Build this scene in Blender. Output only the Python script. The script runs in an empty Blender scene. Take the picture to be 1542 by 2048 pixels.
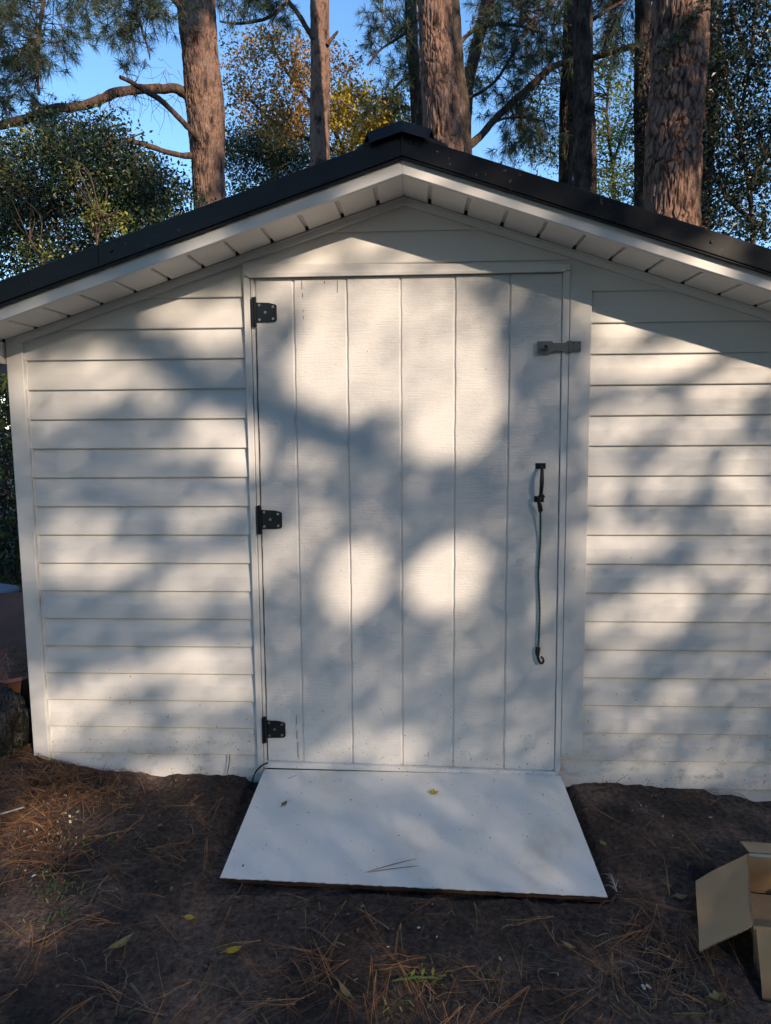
import bpy, math, random
import numpy as np
from mathutils import Matrix, Vector
PI = math.pi
C = bpy.context.scene.collection
rng = np.random.default_rng(7)

# ------------------------------------------------------------------ camera
FPX, CAM = 1426.33, np.array([0.0550, -2.7689, 1.3627])
YAW, PITCH, ROLL = -0.047587, 0.120697, -0.0069356

def cam_axes():
    cy, sy, cp, sp = math.cos(YAW), math.sin(YAW), math.cos(PITCH), math.sin(PITCH)
    f = np.array([sy * cp, cy * cp, -sp]); r = np.array([cy, -sy, 0.0]); u = np.cross(r, f)
    cr, sr = math.cos(ROLL), math.sin(ROLL)
    return r * cr + u * sr, -r * sr + u * cr, f
RV, UV, FV = cam_axes()
cd = bpy.data.cameras.new('camera'); cam = bpy.data.objects.new('camera', cd); C.objects.link(cam)
cd.sensor_fit = 'VERTICAL'; cd.sensor_height = 24.0; cd.sensor_width = 18.0
cd.lens = FPX / 2048 * 24.0; cd.clip_start = 0.05; cd.clip_end = 2000
cam.matrix_world = Matrix(((RV[0], UV[0], -FV[0], CAM[0]), (RV[1], UV[1], -FV[1], CAM[1]), (RV[2], UV[2], -FV[2], CAM[2]), (0, 0, 0, 1)))
bpy.context.scene.camera = cam

# ------------------------------------------------------------------ sky, sun, exposure
SUN = np.array([0.193, -0.25, 0.133]); SUN /= np.linalg.norm(SUN)
ELEV = math.asin(SUN[2]); AZ = math.atan2(SUN[0], SUN[1])
SUN_STRENGTH, SKY_STRENGTH, EXPOSURE = 3.0, 0.15, 0.95
w = bpy.data.worlds.new('World'); bpy.context.scene.world = w; w.use_nodes = True
nt = w.node_tree; bg = nt.nodes['Background']
sky = nt.nodes.new('ShaderNodeTexSky'); sky.sky_type = 'NISHITA'; sky.sun_disc = False
sky.sun_elevation = ELEV; sky.sun_rotation = AZ
sky.air_density = 1.0; sky.dust_density = 0.0; sky.ozone_density = 3.0
hs = nt.nodes.new('ShaderNodeHueSaturation'); hs.inputs['Saturation'].default_value = 1.12; nt.links.new(sky.outputs[0], hs.inputs['Color']); nt.links.new(hs.outputs[0], bg.inputs[0]); bg.inputs[1].default_value = SKY_STRENGTH
ld = bpy.data.lights.new('sun', 'SUN'); ld.energy = SUN_STRENGTH; ld.angle = math.radians(0.53); ld.color = (1.0, 0.80, 0.61)
lo = bpy.data.objects.new('sun', ld); C.objects.link(lo)
lo.rotation_euler = Vector(SUN).to_track_quat('Z', 'Y').to_euler(); lo.location = Vector(SUN * 60)
vs = bpy.context.scene.view_settings
vs.view_transform = 'Standard'; vs.look = 'None'; vs.gamma = 1; vs.exposure = EXPOSURE; vs.use_curve_mapping = False
bpy.context.scene.cycles.max_bounces = 6
bpy.context.scene.cycles.transparent_max_bounces = 8

# ------------------------------------------------------------------ small helpers
def at(u, v, Y):
    """world point at depth plane y = Y seen at photo pixel (u, v); used to measure positions from the photograph"""
    d = FV + RV * (u - 771) / FPX + UV * (1024 - v) / FPX
    return CAM + d * (Y - CAM[1]) / d[1]
def at_z(u, v, Z):
    d = FV + RV * (u - 771) / FPX + UV * (1024 - v) / FPX
    return CAM + d * (Z - CAM[2]) / d[2]

WX = [-6, -3, -1.9, -1.56, -1.46, -1.3, -1.07, -.6, 0, .86, 1.3, 1.46, 1.8, 3, 6]
WZ = [.10, .04, .02, .002, -.035, -.055, -.076, -.088, -.09, -.092, -.125, -.145, -.165, -.22, -.3]
def gz(x, y):
    x = np.asarray(x, float); y = np.asarray(y, float)
    z = np.interp(x, WX, WZ) - .035 * np.clip(-y, 0, 3) - .01 * np.clip(-y - 3, 0, 60)
    return z

def tag(o, label=None, cat=None, group=None, kind=None):
    if label: o['label'] = label
    if cat: o['category'] = cat
    if group: o['group'] = group
    if kind: o['kind'] = kind
    return o
def empty(name, loc=(0, 0, 0), label=None, cat=None, group=None):
    o = bpy.data.objects.new(name, None); C.objects.link(o); o.location = Vector(loc); o.empty_display_size = .1
    return tag(o, label, cat, group)
def np_mesh(name, V, F, mats, parent=None, smooth=False, mi=None):
    """V (n,3) floats in world space, F (m,3) or (m,4) ints"""
    V = np.asarray(V, float); F = np.asarray(F, int)
    if parent is not None: V = V - np.array(parent_origin(parent))
    me = bpy.data.meshes.new(name); k = F.shape[1]; m = len(F)
    me.vertices.add(len(V)); me.vertices.foreach_set('co', V.astype(np.float32).ravel())
    me.loops.add(m * k); me.loops.foreach_set('vertex_index', F.astype(np.int32).ravel())
    me.polygons.add(m); me.polygons.foreach_set('loop_start', (np.arange(m) * k).astype(np.int32))
    me.polygons.foreach_set('use_smooth', np.full(m, smooth))
    for mt in (mats if isinstance(mats, (list, tuple)) else [mats]): me.materials.append(mt)
    if mi is not None: me.polygons.foreach_set('material_index', np.asarray(mi, np.int32))
    me.update(calc_edges=True); me.validate()
    o = bpy.data.objects.new(name, me); C.objects.link(o)
    if parent is not None: o.parent = parent
    return o
def parent_origin(p):
    v = Vector(p.location)
    while p.parent: p = p.parent; v = v + Vector(p.location)
    return v
class MB:
    """collects polygons in world space and links them as ONE mesh object"""
    def __init__(s): s.v = []; s.f = []; s.m = []
    def poly(s, pts, faces, m=0):
        b = len(s.v); s.v += [tuple(map(float, p)) for p in pts]; s.f += [tuple(b + i for i in f) for f in faces]; s.m += [m] * len(faces)
    def hexa(s, a, b, m=0):
        """a, b: two quads (4 points each), same winding, b is a extruded"""
        s.poly(list(a) + list(b), [(0, 1, 2, 3), (7, 6, 5, 4), (0, 4, 5, 1), (1, 5, 6, 2), (2, 6, 7, 3), (3, 7, 4, 0)], m)
    def box(s, x0, x1, y0, y1, z0, z1, m=0):
        s.hexa([(x0, y0, z0), (x1, y0, z0), (x1, y0, z1), (x0, y0, z1)], [(x0, y1, z0), (x1, y1, z0), (x1, y1, z1), (x0, y1, z1)], m)
    def prism(s, pts, ext, m=0):
        """pts: planar polygon (3-D points), ext: extrusion vector"""
        n = len(pts); q = [tuple(np.array(p) + np.array(ext)) for p in pts]
        s.poly(list(pts) + q, [tuple(range(n)), tuple(range(2 * n - 1, n - 1, -1))] + [(i, i + n, (i + 1) % n + n, (i + 1) % n) for i in range(n)], m)
    def tube(s, pts, rad, n=8, m=0, cap=True):
        V, F = tube_vf(pts, rad, n)
        b = len(s.v); s.v += [tuple(p) for p in V]; s.f += [tuple(b + i for i in f) for f in F]; s.m += [m] * len(F)
        if cap:
            s.f += [tuple(b + i for i in range(n))[::-1], tuple(b + len(V) - n + i for i in range(n))]; s.m += [m, m]
    def disc_stack(s, c, axis, prof, n=16, m=0):
        """lathe: prof = [(t, r)], t along axis"""
        a = Vector(axis).normalized(); x = a.orthogonal().normalized(); y = a.cross(x); c = Vector(c); b = len(s.v)
        for t, r in prof:
            for k in range(n):
                th = 2 * PI * k / n; s.v.append(tuple(c + a * t + (x * math.cos(th) + y * math.sin(th)) * max(r, 1e-5)))
        for i in range(len(prof) - 1):
            for k in range(n):
                s.f.append((b + i * n + k, b + i * n + (k + 1) % n, b + (i + 1) * n + (k + 1) % n, b + (i + 1) * n + k)); s.m.append(m)
        s.f.append(tuple(b + k for k in range(n))[::-1]); s.f.append(tuple(b + (len(prof) - 1) * n + k for k in range(n))); s.m += [m, m]
    def build(s, name, mats, parent=None, bevel=0, smooth=False, label=None):
        me = bpy.data.meshes.new(name); o_ = np.array(parent_origin(parent)) if parent is not None else np.zeros(3)
        me.from_pydata([tuple(np.array(p) - o_) for p in s.v], [], s.f)
        for mt in (mats if isinstance(mats, (list, tuple)) else [mats]): me.materials.append(mt)
        me.polygons.foreach_set('material_index', s.m)
        if smooth: me.polygons.foreach_set('use_smooth', [True] * len(s.f))
        me.update()
        import bmesh
        bm = bmesh.new(); bm.from_mesh(me); bmesh.ops.recalc_face_normals(bm, faces=bm.faces)
        if bevel: bmesh.ops.bevel(bm, geom=list(bm.edges), offset=bevel, segments=1, affect='EDGES', clamp_overlap=True)
        bm.to_mesh(me); bm.free()
        o = bpy.data.objects.new(name, me); C.objects.link(o)
        if parent is not None: o.parent = parent
        if label: o['label'] = label
        return o
def resample(pts, step):
    P = np.asarray(pts, float)
    # Catmull-Rom through the points
    Q = np.vstack([2 * P[0] - P[1], P, 2 * P[-1] - P[-2]]); out = []; tt = []
    for i in range(len(P) - 1):
        n = max(1, int(np.linalg.norm(P[i + 1] - P[i]) / step)); t = np.arange(n)[:, None] / n
        a, b, c, d = Q[i], Q[i + 1], Q[i + 2], Q[i + 3]
        out.append(.5 * ((2 * b) + (-a + c) * t + (2 * a - 5 * b + 4 * c - d) * t ** 2 + (-a + 3 * b - 3 * c + d) * t ** 3)); tt.append(i + t[:, 0])
    out.append(P[-1:]); tt.append([len(P) - 1])
    return np.vstack(out), np.concatenate(tt)
def tube_vf(pts, rad, n=8):
    P = np.asarray(pts, float); R = np.broadcast_to(np.asarray(rad, float), (len(P),))
    T = np.gradient(P, axis=0); T /= np.linalg.norm(T, axis=1)[:, None] + 1e-9
    ref = np.array([0.3, 1, .1]) if abs(T[0] @ np.array([0, 1, 0])) < .9 else np.array([1, 0, 0.])
    A = np.cross(T, ref); A /= np.linalg.norm(A, axis=1)[:, None] + 1e-9; B = np.cross(T, A)
    th = np.arange(n) * 2 * PI / n
    V = P[:, None] + R[:, None, None] * (A[:, None] * np.cos(th)[None, :, None] + B[:, None] * np.sin(th)[None, :, None])
    i = np.arange(len(P) - 1)[:, None] * n; k = np.arange(n)[None]; k2 = (k + 1) % n
    F = np.stack([i + k, i + k2, i + n + k2, i + n + k], -1).reshape(-1, 4)
    return V.reshape(-1, 3), F
def wn(P, scale, seed=0, octs=3):
    """cheap smooth value noise, vectorised, about -1..1"""
    P = np.atleast_2d(np.asarray(P, float)) / scale; out = np.zeros(len(P)); amp = 1; tot = 0
    for o in range(octs):
        Q = P * 2 ** o + seed * 17.3 + o * 5.1; I = np.floor(Q).astype(np.int64); f = Q - I; f = f * f * (3 - 2 * f)
        acc = 0
        D = P.shape[1]
        for c in range(2 ** D):
            h = np.zeros(len(P), np.int64); wgt = np.ones(len(P))
            for d in range(D):
                b = (c >> d) & 1; h = h * 1619 + (I[:, d] + b) * (31337 + 977 * d); wgt = wgt * (f[:, d] if b else 1 - f[:, d])
            h = (h ^ (h >> 13)) * 1274126177; h = (h ^ (h >> 16)) & 0xFFFF
            acc = acc + wgt * (h / 32767.5 - 1)
        out += amp * acc; tot += amp; amp *= .5
    return out / tot

# ------------------------------------------------------------------ materials
def mat(name, col, rough=.6, metal=0, noise=None, bump=None, spec=.5, island=None, trans=None, extra=None, coat=0):
    """col base colour; noise=(scale xyz, [(pos,colour)...], detail); bump=(scale xyz, strength, distance)"""
    m = bpy.data.materials.new(name); m.use_nodes = True; t = m.node_tree; N = t.nodes; L = t.links
    b = N['Principled BSDF']; b.inputs['Base Color'].default_value = (*col, 1); b.inputs['Roughness'].default_value = rough
    b.inputs['Metallic'].default_value = metal; b.inputs['Specular IOR Level'].default_value = spec; b.inputs['Coat Weight'].default_value = coat
    tc = N.new('ShaderNodeTexCoord')
    geo = None; out = None
    def ramp(stops, src):
        r = N.new('ShaderNodeValToRGB'); e = r.color_ramp.elements
        e[0].position, e[0].color = stops[0][0], (*stops[0][1], 1); e[1].position, e[1].color = stops[-1][0], (*stops[-1][1], 1)
        for p_, c_ in stops[1:-1]: x = e.new(p_); x.color = (*c_, 1)
        L.new(src, r.inputs[0]); return r.outputs[0]
    def nz(scale, detail=4, rough_=.6):
        mp = N.new('ShaderNodeMapping'); mp.inputs['Scale'].default_value = scale; L.new(tc.outputs['Object'], mp.inputs[0])
        x = N.new('ShaderNodeTexNoise'); x.inputs['Scale'].default_value = 1; x.inputs['Detail'].default_value = detail; x.inputs['Roughness'].default_value = rough_
        L.new(mp.outputs[0], x.inputs[0]); return x.outputs[0]
    if noise: out = ramp(noise[1], nz(noise[0], noise[2] if len(noise) > 2 else 4))
    if island:
        g = N.new('ShaderNodeNewGeometry'); r = ramp(island, g.outputs['Random Per Island'])
        if out is None: out = r
        else:
            mx = N.new('ShaderNodeMix'); mx.data_type = 'RGBA'; mx.blend_type = 'MULTIPLY'; mx.inputs[0].default_value = 1
            L.new(out, mx.inputs[6]); L.new(r, mx.inputs[7]); out = mx.outputs[2]
    if extra: out = extra(t, tc, nz, ramp, out, b)
    if out is not None: L.new(out, b.inputs['Base Color'])
    if bump:
        bumps = bump if isinstance(bump, list) else [bump]; prev = None
        for sc_, st, di in bumps:
            bn = N.new('ShaderNodeBump'); bn.inputs['Strength'].default_value = st; bn.inputs['Distance'].default_value = di
            L.new(nz(sc_, 5), bn.inputs['Height'])
            if prev: L.new(prev, bn.inputs['Normal'])
            prev = bn.outputs[0]
        L.new(prev, b.inputs['Normal'])
    if trans:
        tr = N.new('ShaderNodeBsdfTranslucent'); mx = N.new('ShaderNodeMixShader'); mx.inputs[0].default_value = trans
        if out is not None: L.new(out, tr.inputs[0])
        else: tr.inputs[0].default_value = (*col, 1)
        L.new(b.outputs[0], mx.inputs[1]); L.new(tr.outputs[0], mx.inputs[2]); L.new(mx.outputs[0], N['Material Output'].inputs[0])
    return m

def dirt_extra(zc, amount, tint=False):
    """specks of splashed soil and green-brown grime, denser near the foot of the wall (z below zc, metres)"""
    def fn(t, tc, nz, ramp, out, b):
        N, L = t.nodes, t.links
        sep = N.new('ShaderNodeSeparateXYZ'); L.new(tc.outputs['Object'], sep.inputs[0])
        mr = N.new('ShaderNodeMapRange'); mr.inputs[1].default_value = zc; mr.inputs[2].default_value = -.1; mr.inputs[3].default_value = 0; mr.inputs[4].default_value = 1
        L.new(sep.outputs[2], mr.inputs[0])
        def math_(op, a, b_, clamp=False):
            x = N.new('ShaderNodeMath'); x.operation = op; x.use_clamp = clamp
            for i, s in enumerate((a, b_)):
                if hasattr(s, 'is_output'): L.new(s, x.inputs[i])
                else: x.inputs[i].default_value = s
            return x.outputs[0]
        # specks
        spk = nz((130, 130, 130), 2, .4)
        thr = math_('MULTIPLY_ADD', mr.outputs[0], -.085); thr.node.inputs[2].default_value = .775 if zc > 0 else .84
        s1 = math_('MULTIPLY', math_('SUBTRACT', spk, thr), 30, True)
        # grime cloud
        gr = math_('MULTIPLY', math_('SUBTRACT', nz((9, 9, 16), 8, .75), .53), 4.5, True)
        gr = math_('MULTIPLY', gr, math_('MULTIPLY', math_('POWER', mr.outputs[0], 2.5), amount))
        film = math_('MULTIPLY', math_('SUBTRACT', nz((2.2, 2.2, 5), 6, .6), .45), .35, True)
        a = N.new('ShaderNodeMix'); a.data_type = 'RGBA'; L.new(film, a.inputs[0])
        if out is not None: L.new(out, a.inputs[6])
        else: a.inputs[6].default_value = b.inputs['Base Color'].default_value
        a.inputs[7].default_value = (.50, .47, .40, 1)
        c = N.new('ShaderNodeMix'); c.data_type = 'RGBA'; L.new(gr, c.inputs[0]); L.new(a.outputs[2], c.inputs[6]); c.inputs[7].default_value = (.17, .15, .105, 1)
        d = N.new('ShaderNodeMix'); d.data_type = 'RGBA'; L.new(s1, d.inputs[0]); L.new(c.outputs[2], d.inputs[6]); d.inputs[7].default_value = (.05, .042, .03, 1)
        oi = N.new('ShaderNodeObjectInfo'); tr_ = ramp([(0, (.955, .955, .95)), (1, (1, 1, 1))], oi.outputs['Random']); e = N.new('ShaderNodeMix'); e.data_type = 'RGBA'; e.blend_type = 'MULTIPLY'; e.inputs[0].default_value = 1
        L.new(d.outputs[2], e.inputs[6]); L.new(tr_, e.inputs[7])
        return e.outputs[2]
    return fn
WHITE = (.76, .745, .72)
M = {}
M['vinyl'] = mat('vinyl siding', WHITE, .42, bump=[((2, 2, 260), .10, .002), ((14, 14, 60), .12, .002), ((3, 3, 9), .25, .01)], extra=dirt_extra(.55, 1.0))
M['trim'] = mat('white trim', (.77, .755, .73), .38, bump=[((8, 8, 8), .12, .004)], extra=dirt_extra(.35, .8))
M['fascia'] = mat('white fascia metal', (.78, .765, .735), .35, bump=[((5, 5, 5), .10, .006)], extra=dirt_extra(-1, 0))
M['soffit'] = mat('white soffit vinyl', (.74, .725, .70), .45, bump=[((6, 6, 6), .1, .004)], extra=dirt_extra(-1, 0))
M['door'] = mat('painted plywood', (.77, .755, .73), .5, bump=[((9, 9, 380), .6, .003), ((70, 70, 150), .5, .0025), ((26, 26, 10), .3, .003)], extra=dirt_extra(.4, .6))

def ramp_extra(t, tc, nz, ramp, out, b):
    N, L = t.nodes, t.links
    s = nz((95, 95, 95), 2, .4); r = ramp([(0, (.84, .825, .77)), (.74, (.84, .825, .77)), (.755, (.09, .065, .045)), (1, (.05, .04, .03))], s)
    f = nz((3, 2, 3), 7, .65); r2 = ramp([(.40, (1, 1, 1)), (.58, (.95, .94, .91)), (.72, (.80, .76, .70))], f)
    mx = N.new('ShaderNodeMix'); mx.data_type = 'RGBA'; mx.blend_type = 'MULTIPLY'; mx.inputs[0].default_value = 1
    L.new(r, mx.inputs[6]); L.new(r2, mx.inputs[7]); return mx.outputs[2]
M['ramp'] = mat('painted ramp board', (.72, .73, .73), .5, bump=[((260, 8, 40), .25, .0012), ((60, 60, 60), .2, .001)], extra=ramp_extra)
M['ply_edge'] = mat('raw plywood edge', (.1, .05, .03), .8, noise=((5, 5, 160), [(.35, (.025, .014, .010)), (.5, (.085, .042, .026)), (.7, (.15, .08, .05))], 5), bump=((12, 12, 300), .5, .002))
def scuff(t, tc, nz, ramp, out, b):
    N, L = t.nodes, t.links
    s = ramp([(0, (0, 0, 0)), (.69, (0, 0, 0)), (.74, (1, 1, 1))], nz((60, 60, 60), 3, .5))
    mx = N.new('ShaderNodeMix'); mx.data_type = 'RGBA'; L.new(s, mx.inputs[0]); L.new(out, mx.inputs[6]); mx.inputs[7].default_value = (.11, .09, .075, 1); return mx.outputs[2]
M['black_metal'] = mat('black painted metal', (.006, .007, .010), .3, spec=.35, noise=((3, 3, 3), [(.3, (.004, .005, .008)), (.7, (.010, .010, .012))], 8), bump=((4, 4, 4), .08, .01),
    extra=lambda t, tc, nz, ramp, out, b: scuff(t, tc, nz, ramp, out, b))
M['hinge'] = mat('black hinge enamel', (.010, .011, .014), .35, bump=((200, 200, 200), .1, .0005))
M['zinc'] = mat('zinc screws', (.55, .55, .52), .35, metal=1)
M['steel'] = mat('bright steel', (.24, .24, .24), .36, metal=1, bump=((150, 8, 150), .08, .0006))
M['rubber'] = mat('black plastic', (.012, .012, .013), .5)
M['cord'] = mat('green teal cord', (.012, .075, .075), .8, noise=((500, 500, 120), [(.35, (.006, .035, .040)), (.65, (.015, .11, .10))], 2), bump=((600, 600, 160), .6, .001))
M['dark_gap'] = mat('shade-dark gap backing', (.03, .026, .022), .9, bump=((30, 30, 30), .3, .002))  # near-black base puts the shade inside the gaps into the colour
M['cardboard'] = mat('brown cardboard', (.42, .27, .13), .85, noise=((6, 6, 6), [(.3, (.38, .24, .115)), (.7, (.47, .31, .16))], 6), bump=[((140, 140, 140), .15, .0008), ((5, 5, 5), .4, .01)])
M['card_edge'] = mat('corrugated edge', (.26, .18, .11), .9, noise=((400, 400, 60), [(.4, (.12, .08, .045)), (.6, (.34, .25, .15))], 2))
M['tape'] = mat('clear packing tape', (.42, .44, .46), .2, coat=.5)
M['blue_steel'] = mat('galvanised bracket', (.45, .52, .58), .3, metal=1)
M['rust_tub'] = mat('faded brown barrow tray', (.27, .13, .095), .8, spec=.2, noise=((4, 4, 4), [(.3, (.17, .085, .068)), (.7, (.27, .13, .095))], 7), bump=((20, 20, 20), .3, .003))
M['bag'] = mat('black plastic sack', (.02, .022, .024), .42, bump=[((9, 9, 2.5), 1.0, .08), ((40, 40, 10), .9, .02)], noise=((6, 6, 3), [(.4, (.010, .011, .012)), (.75, (.035, .030, .022))], 6))
M['bluejug'] = mat('blue plastic jug', (.16, .27, .40), .35)
M['greybucket'] = mat('grey plastic bucket', (.28, .31, .36), .45)
def soil_extra(t, tc, nz, ramp, out, b):
    N, L = t.nodes, t.links
    r = ramp([(.36, (.034, .0245, .020)), (.5, (.078, .056, .045)), (.62, (.175, .122, .095))], nz((2.2, 2.2, 2.2), 9, .68))
    g = ramp([(.35, (.40, .40, .41)), (.5, (1, 1, 1)), (.66, (1.8, 1.65, 1.5))], nz((55, 55, 55), 6, .7))
    mx = N.new('ShaderNodeMix'); mx.data_type = 'RGBA'; mx.blend_type = 'MULTIPLY'; mx.inputs[0].default_value = 1
    L.new(r, mx.inputs[6]); L.new(g, mx.inputs[7])
    s = ramp([(0, (0, 0, 0)), (.755, (0, 0, 0)), (.775, (1, 1, 1))], nz((150, 150, 150), 1, .4))
    m2 = N.new('ShaderNodeMix'); m2.data_type = 'RGBA'; L.new(s, m2.inputs[0]); L.new(mx.outputs[2], m2.inputs[6]); m2.inputs[7].default_value = (.22, .18, .15, 1)
    return m2.outputs[2]
M['soil'] = mat('dark woodland soil', (.04, .03, .025), .85, extra=soil_extra, spec=.3, bump=[((130, 130, 130), 1.0, .010), ((30, 30, 30), .9, .03)])
def bark(name, stops, grain=6):
    return mat(name, stops[1][1], .9, spec=.15, noise=((grain * 1.8, grain * 1.8, grain * .8), stops, 10),
        island=None, bump=[((38, 38, 12), 1.0, .04), ((130, 130, 50), .8, .01)])
M['bark'] = bark('pine bark', [(.34, (.05, .032, .027)), (.44, (.18, .115, .088)), (.52, (.34, .200, .138)), (.60, (.26, .18, .145)), (.70, (.52, .33, .225))])
M['bark_grey'] = bark('grey bark', [(.36, (.028, .022, .018)), (.5, (.09, .068, .053)), (.7, (.18, .135, .105))])
M['limb'] = bark('limb bark', [(.3, (.05, .036, .028)), (.5, (.13, .085, .062)), (.7, (.22, .15, .11))], 14)
M['needle'] = mat('green pine needles', (.05, .085, .035), .55, island=[(0, (.030, .060, .032)), (.6, (.060, .095, .048)), (.93, (.12, .14, .055)), (1, (.26, .17, .06))], trans=.2)
M['leaf_dark'] = mat('dark glossy leaves', (.03, .06, .025), .4, island=[(0, (.010, .026, .015)), (.6, (.024, .052, .024)), (.93, (.06, .085, .025)), (1, (.26, .22, .04))], trans=.2)
M['leaf_shaded'] = mat('shade-dark glossy leaves', (.015, .03, .013), .35, island=[(0, (.008, .018, .010)), (.7, (.020, .040, .018)), (1, (.05, .075, .025))], trans=.12)  # darker leaf copy, shade of the right-hand foliage put into its colour
M['leaf_olive'] = mat('olive hedge leaves', (.05, .08, .03), .45, island=[(0, (.022, .042, .022)), (.55, (.05, .080, .032)), (.85, (.11, .14, .04)), (1, (.30, .24, .04))], trans=.25)
M['leaf_autumn'] = mat('autumn leaves', (.3, .16, .04), .5, island=[(0, (.07, .075, .025)), (.25, (.18, .16, .035)), (.45, (.50, .28, .05)), (.8, (.55, .21, .06)), (1, (.66, .46, .06))], trans=.35)
M['leaf_gold'] = mat('golden leaves', (.4, .28, .03), .5, island=[(0, (.16, .14, .025)), (.35, (.52, .34, .035)), (1, (.75, .55, .05))], trans=.35)
M['leaf_lime'] = mat('lime green leaves', (.15, .2, .04), .5, island=[(0, (.06, .10, .025)), (.5, (.20, .26, .045)), (1, (.48, .44, .06))], trans=.35)
M['straw'] = mat('fallen pine needles', (.3, .15, .06), .65, island=[(0, (.09, .038, .022)), (.45, (.23, .095, .036)), (.85, (.40, .19, .065)), (1, (.48, .31, .13))])
M['litter'] = mat('dead brown leaves', (.1, .06, .04), .7, island=[(0, (.05, .032, .024)), (.5, (.12, .07, .048)), (.85, (.19, .12, .075)), (1, (.32, .26, .18))])
M['dead_twig'] = mat('dead twigs', (.15, .11, .085), .85, noise=((30, 30, 30), [(.3, (.07, .05, .04)), (.7, (.22, .165, .13))], 4))
M['grass'] = mat('green grass blades', (.08, .13, .03), .55, island=[(0, (.045, .07, .025)), (.6, (.10, .15, .04)), (1, (.26, .26, .08))], trans=.2)
M['yellow_leaf'] = mat('yellow fallen leaf', (.50, .36, .03), .5, noise=((60, 60, 60), [(.35, (.30, .17, .02)), (.55, (.55, .40, .03))], 4), trans=.15)
M['brown_leaf'] = mat('tan fallen leaf', (.2, .16, .06), .6, noise=((60, 60, 60), [(.35, (.13, .10, .035)), (.6, (.26, .21, .08))], 4))
M['white_chip'] = mat('pale wood chips', (.55, .52, .48), .7, noise=((50, 50, 50), [(.3, (.40, .36, .30)), (.7, (.62, .60, .56))], 4))

# ------------------------------------------------------------------ ground
def build_ground():
    xs = np.concatenate([[-400, -150, -60, -30, -15, -9, -6, -4.5, -3.6], np.arange(-3.0, 2.6, .018), [3, 3.6, 4.5, 6, 9, 15, 30, 60, 150, 400]])
    ys = np.concatenate([[-400, -150, -60, -30, -15, -9, -6, -4.5, -3.2, -2.4], np.arange(-1.75, .10, .018), np.arange(.2, 3, .12), [3.5, 4.5, 6, 9, 15, 30, 60, 150, 400]])
    X, Y = np.meshgrid(xs, ys); P = np.stack([X.ravel(), Y.ravel()], 1)
    z = gz(P[:, 0], P[:, 1])
    near = np.clip(1 - np.maximum(np.abs(P[:, 0]) - 3, 0) / 3, 0, 1) * np.clip(1 - np.maximum(-P[:, 1] - 2, 0) / 2, 0, 1)
    n = wn(P, .55, 1, 3) * .022 + wn(P, .13, 2, 3) * .011 + np.abs(wn(P, .045, 3, 3)) * .010 + wn(P, .02, 9, 2) * .0035
    flat = ((np.abs(P[:, 0]) < .66) & (P[:, 1] > -.70))
    n = np.where(flat, np.minimum(n, -.012), n)
    n = np.where((P[:, 0] > .95) & (P[:, 0] < 1.75) & (P[:, 1] > -1.02) & (P[:, 1] < -.52), np.minimum(n, 0) - .030, n)
    # crumbled lip of soil against the wall foot
    lip = np.exp(-((P[:, 1] + .03) / .05) ** 2) * (.012 + .016 * wn(P, .09, 4, 3)) * (~flat)
    # trough just left of the sunlit mound, far beyond the fine grid the big undulations of a woodland floor
    z = z + n * near + lip + wn(P, 9, 5, 2) * .25 * np.clip((np.hypot(P[:, 0], P[:, 1]) - 5) / 10, 0, 1)
    nx, ny = len(xs), len(ys); i = np.arange(ny - 1)[:, None] * nx + np.arange(nx - 1)[None]
    F = np.stack([i, i + 1, i + nx + 1, i + nx], -1).reshape(-1, 4)
    o = np_mesh('ground', np.column_stack([P, z]), F, M['soil'], smooth=True); tag(o, kind='structure')
    return xs, ys, z.reshape(ny, nx)
GXS, GYS, GZ = build_ground()
def ground_z(x, y):
    x = np.clip(np.asarray(x, float), GXS[0], GXS[-1] - 1e-6); y = np.clip(np.asarray(y, float), GYS[0], GYS[-1] - 1e-6)
    i = np.clip(np.searchsorted(GXS, x, 'right') - 1, 0, len(GXS) - 2); j = np.clip(np.searchsorted(GYS, y, 'right') - 1, 0, len(GYS) - 2)
    a = (x - GXS[i]) / (GXS[i + 1] - GXS[i]); b = (y - GYS[j]) / (GYS[j + 1] - GYS[j])
    return (GZ[j, i] * (1 - a) + GZ[j, i + 1] * a) * (1 - b) + (GZ[j + 1, i] * (1 - a) + GZ[j + 1, i + 1] * a) * b

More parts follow.
